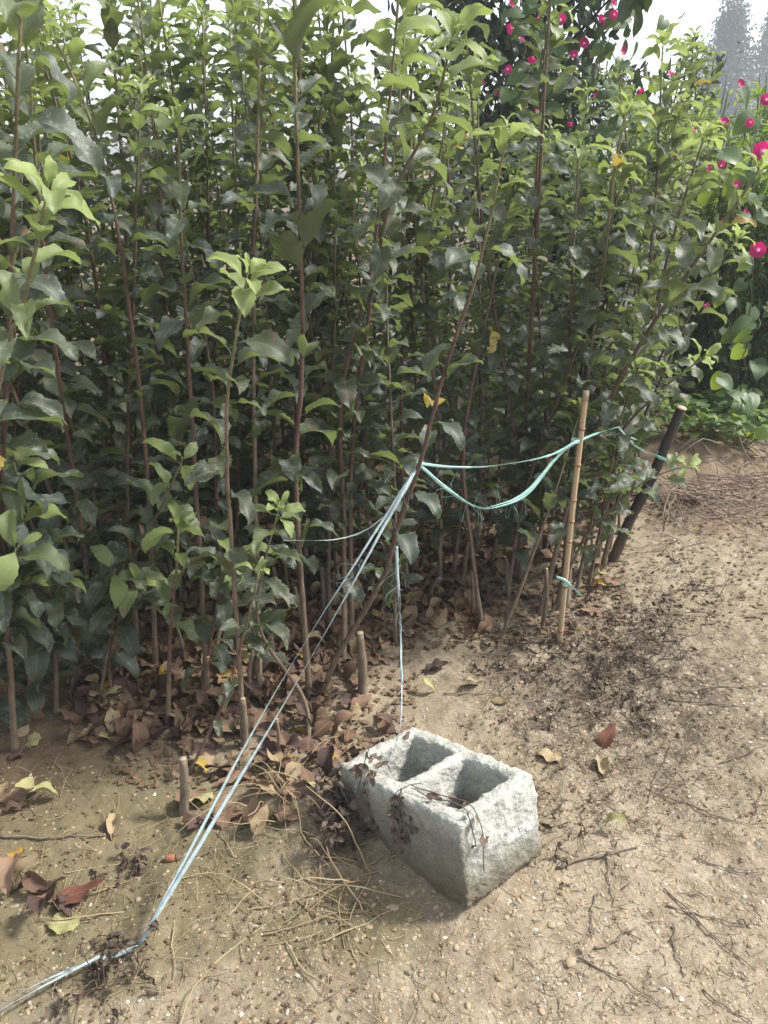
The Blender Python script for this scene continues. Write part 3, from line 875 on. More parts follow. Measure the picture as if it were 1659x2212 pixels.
# ------------------------------------------------------------------ stakes
def bamboo():
    b0 = gnd(1208, 1392); top = at(1266, 845, b0.y + .03)
    o = thing('bamboo_stake', 'tan bamboo stake standing at the edge of the saplings', 'stake', tuple(b0))
    P = catmull([(0, 0, -.04), tuple((top - b0) * .5 + Vector((-.004, 0, 0))), tuple(top - b0)], 40)
    g = Geo(); tube(g, P, np.linspace(.0098, .0088, 40), 12)
    g.build('cane', M['bamboo'], o)
    for f in (.12, .30, .475, .545, .64, .765, .885):
        i = int(f * 39); d = unit(P[i + 1] - P[i - 1])
        g = Geo(); tube(g, [P[i] - d * .005, P[i] - d * .0015, P[i] + d * .0015, P[i] + d * .005], [.0098, .0113, .0113, .0094], 12)
        g.build('node', M['bamboo_node'], o)
    d = unit(P[-1] - P[-2])
    g = Geo(); tube(g, [P[-1] - d * .03, P[-1] + d * .001], [.0095, .0093], 12); g.build('pale_tip', M['cut'], o)
    return b0, top


bam0, bam1 = bamboo()
p0 = gnd(1322, 1215); p1 = at(1472, 882, p0.y - .12)
o = thing('black_post', 'leaning black wooden post with a pale sawn top beside the path', 'post', tuple(p0))
g = Geo(); P = catmull([(0, 0, 0), (p1 - p0) * .3 + Vector((-.004, 0, 0)), (p1 - p0) * .6 + Vector((.006, 0, 0)), p1 - p0], 30)
P[0] -= np.array([0, 0, .05])
tube(g, P, np.linspace(.0215, .0172, 30) * (1 + np.random.default_rng(9).normal(0, .05, 30)), 14)
g.build('shaft', M['pole_bark'], o)
d = unit(P[-1] - P[-2]); g = Geo(); tube(g, [P[-1] + d * .0005, P[-1] + d * .004], [.0192, .0185], 14); g.build('cut_end', M['cut'], o)

# ------------------------------------------------------------------ twine
def tape(geo, pts, width, n=40, tw=3.0, jit=.002, seed=0, frac=1.0):
    r = np.random.default_rng(seed)
    P = catmull(pts, n)
    J = np.cumsum(r.normal(0, jit * .3, (n, 3)), 0); J -= np.outer(np.linspace(0, 1, n), J[-1])
    w = width * .64 * (1 + .25 * np.sin(np.linspace(0, r.uniform(5, 12), n) + r.uniform(0, 6)))
    tube(geo, P + J, w, 6, flat=(1, .14), tw=tw)


def fuzz(geo, pts, n, length, seed, droop=.03):
    r = np.random.default_rng(seed); P = catmull(pts, 60)
    for _ in range(n):
        p = P[r.integers(2, 58)]; d = r.normal(0, 1, 3) * length * .5
        q = p + d + np.array([0, 0, -droop * r.random()])
        mdl = (p + q) / 2 + r.normal(0, length * .25, 3)
        tube(geo, catmull([p, mdl, q], 7), .00035, 3, cap=False)


K = KNOT
gA0 = gnd(300, 2058); gA0.z = gz(gA0.x, gA0.y) + .012
gA1 = gnd(212, 2084); gA1.z = gz(gA1.x, gA1.y) + .02
gA2 = gnd(-60, 2250); gA2.z = gz(gA2.x, gA2.y) + .03
g = Geo()
for s_, off, w in ((1, (.004, 0, .002), .0065), (2, (-.010, .004, .004), .005)):
    o_ = Vector(off)
    mid = K.lerp(gA0, .5) + o_ * 2.2 + Vector((0, 0, -.012))
    tape(g, [K, mid, gA0], w, 50, 4, .001, s_)
    tape(g, [gA0, gA0.lerp(gA1, .5) + Vector((0, 0, -.006)), gA1, gA1.lerp(gA2, .5) + Vector((0, 0, .006)) + o_, gA2], w * 1.1, 40, 3, .001, s_ + 5)
fuzz(g, [K, K.lerp(gA0, .35)], 20, .05, 3)
tag(g.build('guy_twine', M['twine_pale']), 'pale blue doubled twine running from the leaning stem down to the lower left', 'twine')

g = Geo()   # thin strand to the crooked sapling at left
tape(g, [K + Vector((-.005, 0, -.02)), at(868, 1075, 2.0), at(800, 1140, 1.96), at(720, 1166, 1.93), at(612, 1168, 1.88)], .0022, 50, 6, .0012, 11)
tape(g, [K + Vector((-.005, 0, -.02)), at(862, 1085, 2.0), at(790, 1147, 1.96), at(750, 1160, 1.94)], .0018, 40, 6, .0012, 12)
tag(g.build('thin_twine', M['twine_thin']), 'thin white twine looping left to the crooked sapling', 'twine')

g = Geo()   # strands hanging from the leaning stem to the block
low = at(855, 1180, 2.05)
cell = blk(.26, .05, -.005)
tape(g, [low, at(858, 1260, 2.0), at(868, 1480, 1.78)], .0045, 40, 3, .0012, 21)
tape(g, [low + Vector((.004, 0, 0)), at(864, 1280, 2.0), at(869, 1475, 1.78)], .0042, 40, -3, .0012, 22)
tape(g, [at(868, 1478, 1.78), at(866, 1560, 1.68), cell + Vector((0, 0, .05)), cell], .0022, 40, 2, .0008, 23)
fuzz(g, [low, at(862, 1350, 1.9)], 16, .05, 24)
tag(g.build('hanging_twine', M['twine_pale']), 'pale twine hanging from the leaning stem down to the concrete block', 'twine')

g = Geo()   # from the knot over the bamboo to the black post
BK = at(1243, 952, bam0.y + .012)
BKf = BK + Vector((0, -.013, 0))
SP = at(1335, 922, 2.55)
PK = at(1432, 985, p0.y - .11)
for q in range(2):
    j = Vector((0, 0, .003 * q))
    tape(g, [K + j, at(980, 1009, 2.08), at(1060, 1007, 2.14), at(1180, 985, 2.28), BKf + j], .0055, 50, 2.5, .001, 31 + q)
for q in range(3):
    j = Vector((.002 * q, 0, .0025 * q))
    tape(g, [K, at(962, 1050 + q * 3, 2.07), at(1030, 1094 + q * 2, 2.13), at(1085, 1088 + q * 3, 2.18), at(1140, 1060 + q * 3, 2.24), at(1205, 985, 2.31), BKf + j], .006, 60, 3, .0012, 36 + q)
tape(g, [BKf, at(1290, 938, 2.45), SP], .006, 20, 2, .001, 41)
tape(g, [BKf, at(1290, 935, 2.45), SP], .005, 20, -2, .001, 42)
tape(g, [SP, at(1365, 957, 2.68), at(1400, 975, 2.78), PK + Vector((0, -.024, 0))], .006, 24, 2, .001, 43)
tape(g, [SP, at(1375, 966, 2.68), at(1410, 983, 2.76), PK + Vector((0, -.025, -.006))], .005, 24, -2, .001, 44)
tape(g, [at(1350, 940, 2.66), at(1400, 960, 2.9), PK + Vector((0, .024, 0))], .004, 24, -2, .001, 45)
# wraps round the cane and the post, and a bow
for c_, rr_, dr, n_ in ((BK, .0118, unit(bam1 - bam0), 3), (PK, .0245, unit(p1 - p0), 2), (K, .0075, unit(lean_pts[4] - lean_pts[3]), 3)):
    u_ = unit(np.cross(dr, [0, 1, .1])); w_ = np.cross(dr, u_)
    t_ = np.linspace(0, 2 * math.pi * n_, 16 * n_)
    P = np.array(c_) + rr_ * (np.outer(np.cos(t_), u_) + np.outer(np.sin(t_), w_)) + np.outer((t_ / t_[-1] - .5) * .010, dr)
    tube(g, P, .0022, 6, flat=(1, .45))
B0 = PK + Vector((.022, -.02, -.004))
tape(g, [B0, B0 + Vector((.012, -.01, .028)), B0 + Vector((.016, -.01, .012)), B0], .0045, 16, 1, .0005, 46)
tape(g, [B0, B0 + Vector((.004, -.005, -.03)), B0 + Vector((.014, -.005, -.036)), B0 + Vector((.01, -.004, -.01)), B0], .0045, 20, 1, .0005, 47)
tape(g, [B0, B0 + Vector((.012, -.006, -.02)), B0 + Vector((.026, -.008, -.038))], .0045, 12, 1, .0005, 48)
fuzz(g, [at(960, 1050, 2.07), at(1030, 1094, 2.13), at(1140, 1065, 2.24)], 22, .05, 50, .06)
tag(g.build('green_twine', M['twine']), 'mint green twine strung from the leaning stem past the bamboo to the black post', 'twine')

g = Geo()   # loose end tied low on the cane
q0 = at(1213, 1248, bam0.y - .008)
tape(g, [q0 + Vector((-.018, -.004, .006)), q0 + Vector((.002, -.008, -.002)), at(1236, 1268, bam0.y - .02), at(1260, 1289, bam0.y - .02)], .0075, 24, 1.5, .0008, 61)
dr = unit(bam1 - bam0); u_ = unit(np.cross(dr, [0, 1, .1])); w_ = np.cross(dr, u_); t_ = np.linspace(0, 12.5, 30)
ctr = np.array(bam0 + (bam1 - bam0) * .265)
tube(g, ctr + .0115 * (np.outer(np.cos(t_), u_) + np.outer(np.sin(t_), w_)) + np.outer((t_ / 12.5 - .5) * .012, dr), .0022, 6, flat=(1, .45))
tag(g.build('twine_end', M['twine']), 'short loose end of green twine knotted low on the bamboo stake', 'twine')

# ------------------------------------------------------------------ fallen leaves
def dead_shapes(seed, N, **kw):
    return shapes('apple', N, seed, nseg=9, W=(.5, .7), fold=(-20, 38), droop=(-45, 90), start=(-10, 30), wave=(.04, .10), twist=(-40, 40), serr=(.01, .04), curl=(-35, 35), **kw)


DEAD = dead_shapes(51, 10)
dead_mesh = {}
for mk in ('dead_brown', 'dead_tan', 'dead_dark', 'dead_yellow', 'dead_pale', 'dead_red'):
    for q, s_ in enumerate(DEAD):
        V, Q, U, W_ = s_
        g = Geo(); V2 = V - V.mean(0); V2[:, 2] -= V2[:, 2].min()
        g.add(V2, Q, None, np.stack([U, W_, 0 * U, 0 * U], 1))
        tube(g, [V2[2], V2[2] + np.array([.02, -.1, .02]), V2[2] + np.array([.05, -.2, .0])], .012, 3, (0, 0, 0, 0), tcol=False)
        dead_mesh[mk, q] = g.mesh('fallen_leaf', M[mk])


def fallen(x, y, mk, q, size, label, group=None, rz=None, tilt=.25, r=rng, lift=.0):
    o = bpy.data.objects.new('fallen_leaf', dead_mesh[mk, q]); COL.objects.link(o)
    o.location = (x, y, gz(x, y) + lift - .004)
    o.rotation_euler = (r.normal(0, tilt), r.normal(0, tilt), r.uniform(0, 6.28) if rz is None else rz)
    o.scale = (size,) * 3
    return tag(o, label, 'leaf', group)


DL = {'dead_brown': ('brown shrivelled leaf lying in the litter among the sapling feet', 'brown fallen leaves in the litter'),
      'dead_tan': ('light tan curled leaf lying in the litter among the sapling feet', 'tan fallen leaves in the litter'),
      'dead_dark': ('dark purplish dead leaf lying in the litter among the sapling feet', 'dark fallen leaves in the litter'),
      'dead_yellow': ('yellow blotched leaf lying in the litter among the sapling feet', 'yellow fallen leaves in the litter'),
      'dead_pale': ('pale green faded leaf lying in the litter among the sapling feet', 'pale green fallen leaves in the litter')}
r = np.random.default_rng(77)
cnt = 0
def put_px(px, py, big=1.0):
    p = gnd(px, py)
    mk = r.choice(['dead_brown', 'dead_tan', 'dead_dark', 'dead_yellow', 'dead_pale'], p=[.50, .17, .22, .035, .075])
    fallen(p.x, p.y, mk, r.integers(10), r.uniform(.06, .095) * big * (.75 if mk == 'dead_yellow' else 1), *DL[mk], r=r, lift=r.uniform(0, .012))
for (x0, x1, y0, y1, n_) in ((230, 480, 1380, 1640, 36), (430, 780, 1340, 1560, 74), (560, 900, 1480, 1700, 34), (380, 700, 1640, 1800, 22), (0, 230, 1480, 1640, 12), (780, 1330, 1200, 1340, 62), (860, 1100, 1130, 1230, 20), (960, 1120, 1300, 1400, 9), (0, 160, 1680, 1760, 5), (0, 150, 1880, 2010, 9), (560, 760, 1560, 1730, 14)):
    for _ in range(n_): put_px(r.uniform(x0, x1), r.uniform(y0, y1))
for q_, (px, py) in enumerate([(642, 1335), (590, 1452), (690, 1498), (655, 1425), (735, 1425), (470, 1440), (345, 1470), (640, 1300)]):
    p = gnd(px, py); fallen(p.x, p.y, 'dead_yellow', q_, .062, *DL['dead_yellow'], r=r, lift=.012)
named = [((175, 1935), 'dead_red', .12, 'large red-brown leaf lying flat near the left edge'), ((60, 1905), 'dead_tan', .10, 'crumpled tan leaf beside the large red-brown leaf'),
         ((35, 1860), 'dead_yellow', .07, 'orange and yellow leaf on the crumpled heap at the left edge'), ((110, 1965), 'dead_dark', .10, 'dark crumpled leaf just below the large red-brown leaf'),
         ((488, 1466), 'dead_yellow', .075, 'bright orange-yellow leaf between the front stems'), ((240, 1597), 'dead_pale', .085, 'pale yellow-green leaf with long stalk on shaded soil'),
         ((940, 1447), 'dead_dark', .085, 'grey-purple leaf alone on the sand behind the block'), ((927, 1497), 'dead_pale', .06, 'small pale yellow leaf on the sand above the block'),
         ((1022, 1490), 'dead_tan', .08, 'tan leaf with its edge curled on the sand above the block'), ((1085, 1522), 'dead_tan', .07, 'broad tan leaf nearest the black withered weeds'),
         ((1185, 1640), 'dead_tan', .075, 'single pale tan leaf upright right of the block'), ((1300, 1662), 'dead_tan', .085, 'wide crinkled brown leaf on the sand right of the block'),
         ((1312, 1606), 'dead_red', .085, 'narrow red leaf on the sand beyond the block'), ((1322, 1798), 'dead_pale', .07, 'mint coloured spotted leaf on the sand right of the block'),
         ((245, 1790), 'dead_tan', .08, 'silvery tan leaf on the bare soil at left'), ((700, 1580), 'dead_brown', .09, 'brown leaf against the guy twine above the block'),
         ((705, 1630), 'dead_brown', .09, 'brown curled leaf near the back left corner of the block'), ((505, 1690), 'dead_brown', .095, 'large brown leaf left of the guy twine')]
for (px, py), mk, sz, lab in named:
    p = gnd(px, py); fallen(p.x, p.y, mk, r.integers(10), sz, lab, r=r, tilt=.12, lift=.006)

# the litter deeper in the bed, past counting
lit_geo = {k_: Geo() for k_ in ('dead_brown', 'dead_tan', 'dead_dark')}
r = np.random.default_rng(78)
for _ in range(2300):
    if r.random() < .45: p = gnd(r.uniform(150, 1000), r.uniform(1180, 1600))
    else: p = gnd(r.uniform(500, 1400), r.uniform(1020, 1330))
    into = -(p.x + .45) * .72 + (p.y - 1.75) * .69
    if into < .03 or p.x > 1.25: continue
    mk = r.choice(['dead_brown', 'dead_tan', 'dead_dark'], p=[.52, .25, .23])
    V, Q, U, W_ = DEAD[r.integers(10)]
    V2 = V - V.mean(0); V2 = V2 * r.uniform(.05, .09)
    E_ = np.array(Euler((r.normal(0, .3), r.normal(0, .3), r.uniform(0, 6.28))).to_matrix())
    V2 = V2 @ E_.T; V2[:, 2] -= V2[:, 2].min() + .004
    lit_geo[mk].add(V2 + np.array([p.x, p.y, gz(p.x, p.y)]), Q, None, np.stack([U, W_, 0 * U, 0 * U], 1))
for k_, lab in (('dead_brown', 'brown dead leaf litter covering the bed'), ('dead_tan', 'tan dead leaf litter covering the bed'), ('dead_dark', 'dark dead leaf litter covering the bed')):
    tag(lit_geo[k_].build('leaf_litter', M[k_]), lab, 'leaf litter', kind='stuff')

# broken crumbs of leaf all through the bed
g = Geo(); r = np.random.default_rng(90)
def crumbs(g, n, x0, x1, y0, y1, s0, s1):
    for _ in range(n):
        p = gnd(r.uniform(x0, x1), r.uniform(y0, y1)); z = gz(p.x, p.y)
        a = r.uniform(0, 6.28); s = r.uniform(s0, s1); e = r.normal(0, .35, 4) * s
        V = np.array([(p.x + s * math.cos(a + k_ * 1.57) * r.uniform(.4, 1), p.y + s * math.sin(a + k_ * 1.57) * r.uniform(.4, 1), z + .003 + abs(e[k_])) for k_ in range(4)])
        g.add(V, [(0, 1, 2, 3)])
crumbs(g, 1500, 230, 900, 1330, 1700, .005, .018)
crumbs(g, 1500, 780, 1350, 1150, 1400, .006, .02)
crumbs(g, 900, 1000, 1659, 1350, 1800, .003, .009)
crumbs(g, 1000, -20, 800, 1600, 2212, .002, .008)
crumbs(g, 600, 1350, 1659, 1000, 1350, .005, .016)
tag(g.build('leaf_crumbs', M['crumb'], smooth_shade=False), 'crumbs of broken dead leaf over the soil', 'leaf litter', kind='stuff')

# ------------------------------------------------------------------ gravel and pebbles
def rock(r, sub=1):
    bm = bmesh.new(); bmesh.ops.create_icosphere(bm, subdivisions=sub, radius=1)
    sc_ = np.array([1, r.uniform(.65, 1), r.uniform(.4, .7)])
    V = np.array([v.co[:] for v in bm.verts]) * sc_
    V *= (1 + r.normal(0, .20 if sub == 1 else .07, (len(V), 1)))
    T = [[v.index for v in f.verts] for f in bm.faces]; bm.free()
    return V, np.array(T)


r = np.random.default_rng(60)
rocks = [rock(r) for _ in range(8)]
g = Geo()
def gravel(n, x0, x1, y0, y1, s0, s1):
    for _ in range(n):
        p = gnd(r.uniform(x0, x1), r.uniform(y0, y1))
        V, T = rocks[r.integers(8)]
        a = r.uniform(0, 6.28); c_, s_ = math.cos(a), math.sin(a)
        sz = s0 + (s1 - s0) * r.random() ** 5
        W_ = np.stack([V[:, 0] * c_ - V[:, 1] * s_, V[:, 0] * s_ + V[:, 1] * c_, V[:, 2]], 1) * sz
        g.add(W_ + np.array([p.x, p.y, gz(p.x, p.y) - sz * .12]), None, T, (0, 0, 0, r.random()))
gravel(5200, 500, 1750, 1900, 2280, .0015, .0075)
gravel(4200, 1100, 1750, 1600, 2000, .0015, .0075)
gravel(3600, 1100, 1720, 1150, 1600, .002, .010)
gravel(2600, -60, 700, 1650, 2250, .0015, .0065)
gravel(1400, 780, 1200, 1330, 1650, .0015, .007)
tag(g.build('gravel', M['pebble'], smooth_shade=False), 'fine gravel scattered over the sandy soil', 'gravel', kind='stuff')
r = np.random.default_rng(61)
pm = []
for q in range(6):
    V, T = rock(r, 2); gg = Geo(); gg.add(V, None, T, (0, 0, 0, 0)); pm.append(gg.mesh('pebble', M['pebble']))
peb_named = {(705, 2058): (.013, 'smooth pale oval pebble left of the lower picture middle'), (1232, 2085): (.013, 'yellowish knobbly pebble near the bottom right'), (940, 2155): (.010, 'white pebble near the bottom middle'),
             (850, 1960): (.013, 'tan rough pebble in front of the block'), (798, 2000): (.010, 'bluish pebble left of the block front')}
pl = list(peb_named.items())
pps = [(1550, 2080), (1075, 2125), (985, 2050), (1255, 1712), (1540, 1900), (1480, 1800), (1105, 1760), (1415, 1690), (1290, 2020), (1340, 2110), (1010, 2180), (880, 2100), (1440, 2030), (1600, 1960), (560, 2100), (720, 2160), (420, 2000), (1500, 1500), (1560, 1440), (1410, 1560), (1620, 1600), (1480, 1640), (1345, 1540), (1530, 1330), (1450, 1280), (1600, 1250), (1120, 1960), (1190, 2010), (1400, 1880), (620, 2180), (300, 1950), (1640, 1820), (1590, 2180), (1380, 2180), (1170, 2190)]
for xy in pps: pl.append((xy, (r.uniform(.006, .010), 'small rounded pebble lying loose on the sandy ground')))
for (px, py), (sz, lab) in pl:
    p = gnd(px, py)
    o = bpy.data.objects.new('pebble', pm[r.integers(6)]); COL.objects.link(o)
    o.location = (p.x, p.y, gz(p.x, p.y) + sz * .05); o.rotation_euler = (0, 0, r.uniform(0, 6.28)); o.scale = (sz, sz * r.uniform(.65, 1), sz * r.uniform(.55, .9))
    tag(o, lab, 'pebble', None if (px, py) in peb_named else 'loose pebbles on the sandy ground')

# small orange stub on the soil at left
p = gnd(372, 1857)
g = Geo(); tube(g, [(-.014, 0, .008), (-.013, 0, .008), (.006, 0, .008), (.007, 0, .008)], [.0075, .0085, .0085, .0075], 12)
o = thing('orange_stub', 'small orange-brown cylindrical stub on the soil at left', 'stub', (p.x, p.y, gz(p.x, p.y)), rz=.1)
g.build('orange_cylinder', simple_mat('orange paper', (.26, .105, .055), (.33, .15, .085), 40), o)
g = Geo(); tube(g, [(.007, 0, .008), (.014, 0, .008), (.019, 0, .008), (.021, 0, .008)], [.0075, .0085, .006, .002], 12); g.build('brown_end', M['crumb'], o)

# ------------------------------------------------------------------ withered weeds, dry grass, twigs
def stalk(g, p, d, L, rad, r, wob=.25, n=8, droop=.0):
    P = [np.array(p, float)]; d = unit(d)
    for _ in range(n):
        d = unit(d + r.normal(0, wob, 3) + np.array([0, 0, -droop])); P.append(P[-1] + d * L / n)
    P = np.array(P)
    gzz = terrain(P[:, 0], P[:, 1]); P[:, 2] = np.maximum(P[:, 2], gzz + .002)
    tube(g, P, np.linspace(rad, rad * .5, n + 1), 4, cap=False)
    return P


def shrivel(g, p, size, r):
    s_ = DEAD[r.integers(10)]
    f = unit(r.normal(0, 1, 3) + np.array([0, 0, -.6])); put_leaf(g, s_, p, f, unit(r.normal(0, 1, 3)), size, 0, 0)


def dead_weed(px, py, n, L, label, mat='weed_dead', group=None, leaves=.6, spread=.06, name='withered_weed', seed=0, droop=.12, up=.9, rad=.0012, lsz=.022):
    r = np.random.default_rng(seed); b0 = gnd(px, py)
    g = Geo(); gl = Geo()
    for _ in range(n):
        q = np.array(b0) + np.array([r.normal(0, spread), r.normal(0, spread), 0]); q[2] = terrain(q[0], q[1])
        tube(g, [np.array(b0) - [0, 0, .01], q - [0, 0, .006], q + [0, 0, .002]], .001, 3, cap=False)
        P = stalk(g, q, (r.normal(0, .7), r.normal(0, .7), up), L * r.uniform(.5, 1.2), rad * r.uniform(.7, 1.5), r, droop=droop)
        for k_ in range(2, len(P)):
            if r.random() < leaves: shrivel(gl, P[k_], lsz * r.uniform(.6, 1.5), r)
    o = thing(name, label, 'weed', (0, 0, 0), group)
    for gg, nm in ((g, 'stalks'), (gl, 'withered_leaves')):
        if gg.n:
            c = gg.build(nm, M[mat], o)
            c.data.transform(Matrix.Translation(-b0))
    o.location = b0
    return o


WL = 'low black withered weed tuft on the sandy edge of the bed'
dead_weed(1280, 1490, 16, .20, 'tallest black withered weed, upright stalk right of the bamboo foot', seed=1, spread=.035, up=1.4, leaves=.5, lsz=.02)
for q, (px, py, n_, L_) in enumerate([(1150, 1400, 26, .10), (1190, 1430, 26, .10), (1230, 1410, 22, .11), (1330, 1440, 26, .11), (1380, 1420, 22, .10), (1140, 1460, 20, .08), (1390, 1510, 16, .08), (1330, 1540, 18, .08), (1240, 1540, 14, .07), (1420, 1380, 16, .09), (1440, 1320, 16, .08), (1360, 1350, 14, .09), (1090, 1420, 14, .07), (1500, 1270, 12, .08), (1440, 1220, 12, .1), (1380, 1260, 14, .10), (1290, 1330, 14, .09), (1250, 1840, 12, .06), (1150, 1560, 10, .06), (1210, 1790, 14, .07)]):
    dead_weed(px, py, int(n_ * 1.15), L_ * 1.25, WL, seed=10 + q, group='low black withered weeds on the sand', spread=.065, leaves=.25, up=.75, lsz=.016, rad=.0014)
dead_weed(420 * .55 + 5, 2120, 14, .16, 'black dried weed holding down the twine at lower left', seed=41, spread=.03, up=.9)
dead_weed(300, 2065, 12, .07, 'small black weed clump where the guy twine reaches the soil', seed=42, spread=.025, up=.5)
dead_weed(150, 2170, 8, .10, 'sparse black weed at the bottom left corner', seed=43, spread=.05)
dead_weed(270, 1880, 8, .07, 'brown withered seedling on the soil at left', mat='weed_brown', seed=44, spread=.02)
dead_weed(735, 1765, 40, .15, 'heap of dark shrivelled vine against the left side of the block', mat='weed_brown', seed=45, spread=.045, leaves=.9, lsz=.03)
dead_weed(800, 1730, 14, .14, 'dark withered stalks leaning on the back left corner of the block', mat='weed_brown', seed=46, spread=.03, leaves=.6, up=1.2, lsz=.025)
dead_weed(1010, 1345, 5, .10, 'rusty orange dead shoot with hanging leaves between the stems', mat='dead_red', seed=47, spread=.02, leaves=.8, up=1.4, lsz=.035)

# withered vine trailing over the long side of the block
g = Geo(); gl = Geo(); r = np.random.default_rng(48)
for pts in ([(.30, .02, .012), (.29, -.012, -.005), (.285, -.016, -.08), (.28, -.02, -.15)], [(.16, .05, .01), (.17, .0, .012), (.172, -.014, -.05), (.165, -.016, -.12)], [(.175, .02, .012), (.18, -.008, .004), (.19, -.016, -.08), (.2, -.03, -.16)],
            [(.17, .03, .014), (.10, .045, .014), (.02, .06, .014), (-.012, .055, -.03), (-.014, .05, -.12)], [(.16, .02, .014), (.09, .02, .012), (.01, .03, .012), (-.012, .032, -.07)], [(.34, .06, .06), (.33, .03, .03), (.32, -.012, -.02), (.33, -.03, -.1)]):
    P = catmull([blk(*q) for q in pts], 16) + np.cumsum(r.normal(0, .0012, (16, 3)), 0); tube(g, P, .0013, 4, cap=False)
    for k_ in range(3, 16):
        if r.random() < .4: shrivel(gl, P[k_], r.uniform(.012, .03), r)
for q in range(22):
    c_ = blk(.17 + r.normal(0, .015), -.008 + r.normal(0, .006), r.uniform(-.1, .01)); shrivel(gl, c_, r.uniform(.018, .035), r)
for q in range(16):
    c_ = blk(.30 + r.normal(0, .012), .035 + r.normal(0, .03), r.uniform(-.0, .04)); shrivel(gl, c_, r.uniform(.02, .035), r)
o = thing('withered_vine', 'brown withered vine draped over the concrete block', 'vine', tuple(blk(.17, -.02, -.15)))
for gg, nm in ((g, 'stalks'), (gl, 'withered_leaves')):
    c = gg.build(nm, M['weed_brown'], o); c.data.transform(Matrix.Translation(-Vector(o.location)))


def dry_grass(px, py, n, L, label, seed, group=None, spread=.03, up=.35, bias=(0, 0)):
    r = np.random.default_rng(seed); b0 = gnd(px, py); g = Geo()
    for _ in range(n):
        q = np.array([r.normal(0, spread) + b0.x, r.normal(0, spread) + b0.y, 0]); q[2] = terrain(q[0], q[1]) + .003
        stalk(g, q, (r.normal(bias[0], 1), r.normal(bias[1], 1), up * r.uniform(.3, 2)), L * r.uniform(.5, 1.3), r.uniform(.0009, .0023), r, wob=.16, n=10, droop=.09)
    o = g.build('dry_grass', M['straw']); o.data.transform(Matrix.Translation(-b0)); o.location = b0
    tag(o, label, 'grass', group)


dry_grass(610, 1730, 17, .20, 'upright tuft of golden dry grass left of the block', 1, up=1.0)
dry_grass(690, 1850, 12, .24, 'sprawling golden grass stems beside the block front', 2, up=.3)
dry_grass(520, 1900, 12, .28, 'flat tangle of straw crossing under the guy twine', 3, spread=.08, up=.12, bias=(.6, .2))
dry_grass(640, 2000, 9, .26, 'loose straw strands on the soil below the block', 4, spread=.1, up=.1)
dry_grass(560, 1790, 11, .2, 'short pale dry grass between twine and block', 5, spread=.06, up=.35)
dry_grass(330, 2010, 10, .2, 'few straw strands near the foot of the guy twine', 6, spread=.08, up=.1)
dry_grass(780, 1900, 14, .2, 'thin dry stems lying against the block foot', 8, spread=.03, up=.3, bias=(-.6, 0))

TW = 'thin grey twig lying flat on the sandy ground'
r = np.random.default_rng(33)
tw_specs = [((1200, 1880), (1385, 1832), .0035, 'long grey twig pointing at the right face of the block'), ((1430, 1930), (1640, 2120), .002, None), ((1440, 1960), (1659, 2010), .002, None), ((1280, 2060), (1380, 2010), .003, None),
            ((1450, 1610), (1420, 1740), .002, None), ((1395, 1700), (1640, 1780), .002, None), ((1650, 1690), (1640, 1790), .002, None), ((1290, 1940), (1278, 2030), .002, None), ((1450, 2000), (1470, 2100), .002, None), ((1250, 2080), (1420, 2170), .002, None),
            ((1500, 1280), (1580, 1262), .003, None), ((0, 1812), (240, 1802), .003, 'long brown twig lying across the soil at the left edge'), ((1470, 1500), (1659, 1480), .0022, None), ((1440, 1520), (1630, 1540), .0022, None), ((960, 1505), (1080, 1512), .0022, None), ((1500, 1850), (1659, 1900), .0018, None),
            ((1330, 1380), (1440, 1345), .0022, None), ((1280, 1740), (1400, 1790), .0018, None), ((1150, 1700), (1260, 1740), .0015, None), ((1560, 1640), (1650, 1600), .0018, None), ((1520, 2140), (1659, 2200), .002, None), ((880, 2080), (900, 2200), .0012, None), ((1310, 1860), (1330, 1980), .0018, None), ((760, 2110), (690, 2180), .0015, None)]
for (a_, b_, rr_, lab) in tw_specs:
    A_, B_ = gnd(*a_), gnd(*b_); n_ = 14
    P = np.array([A_.lerp(B_, t_) for t_ in np.linspace(0, 1, n_)])
    P[:, :2] += np.cumsum(r.normal(0, .0035, (n_, 2)), 0)
    P[:, 2] = [gz(q[0], q[1]) for q in P]; P[:, 2] = np.convolve(np.pad(P[:, 2], 2, 'edge'), np.ones(5) / 5, 'valid') + rr_ + .003
    g = Geo(); tube(g, P - np.array(A_), np.linspace(rr_, rr_ * .5, n_), 6)
    if r.random() < .6:
        k_ = r.integers(4, 10); d_ = unit(P[k_ + 1] - P[k_]); s_ = np.array([-d_[1], d_[0], .2]) * r.choice([-1, 1])
        tube(g, [P[k_] - np.array(A_), P[k_] - np.array(A_) + (d_ + s_ * .7) * .03], [rr_ * .6, rr_ * .3], 5)
    o = g.build('fallen_twig', M['twig']); o.location = A_
    tag(o, lab or TW, 'twig', None if lab else 'grey twigs on the sandy ground')

# loose brush dumped on the earth mound at the right
r = np.random.default_rng(35); g = Geo()
for _ in range(230):
    p = gnd(r.uniform(1440, 1760), r.uniform(985, 1130) if r.random() < .8 else r.uniform(940, 1200))
    q = (p.x, p.y, terrain(p.x, p.y) + abs(r.normal(0, .05)) + .01)
    stalk(g, q, (r.normal(0, 1), r.normal(0, .7), r.normal(0, .25)), r.uniform(.12, .45), r.uniform(.0016, .0036), r, wob=.16, n=7, droop=.03)
o = g.build('brush_heap', M['twig_pale']); tag(o, 'tangle of pale dry twigs heaped on the reddish earth mound', 'brush', kind='stuff')
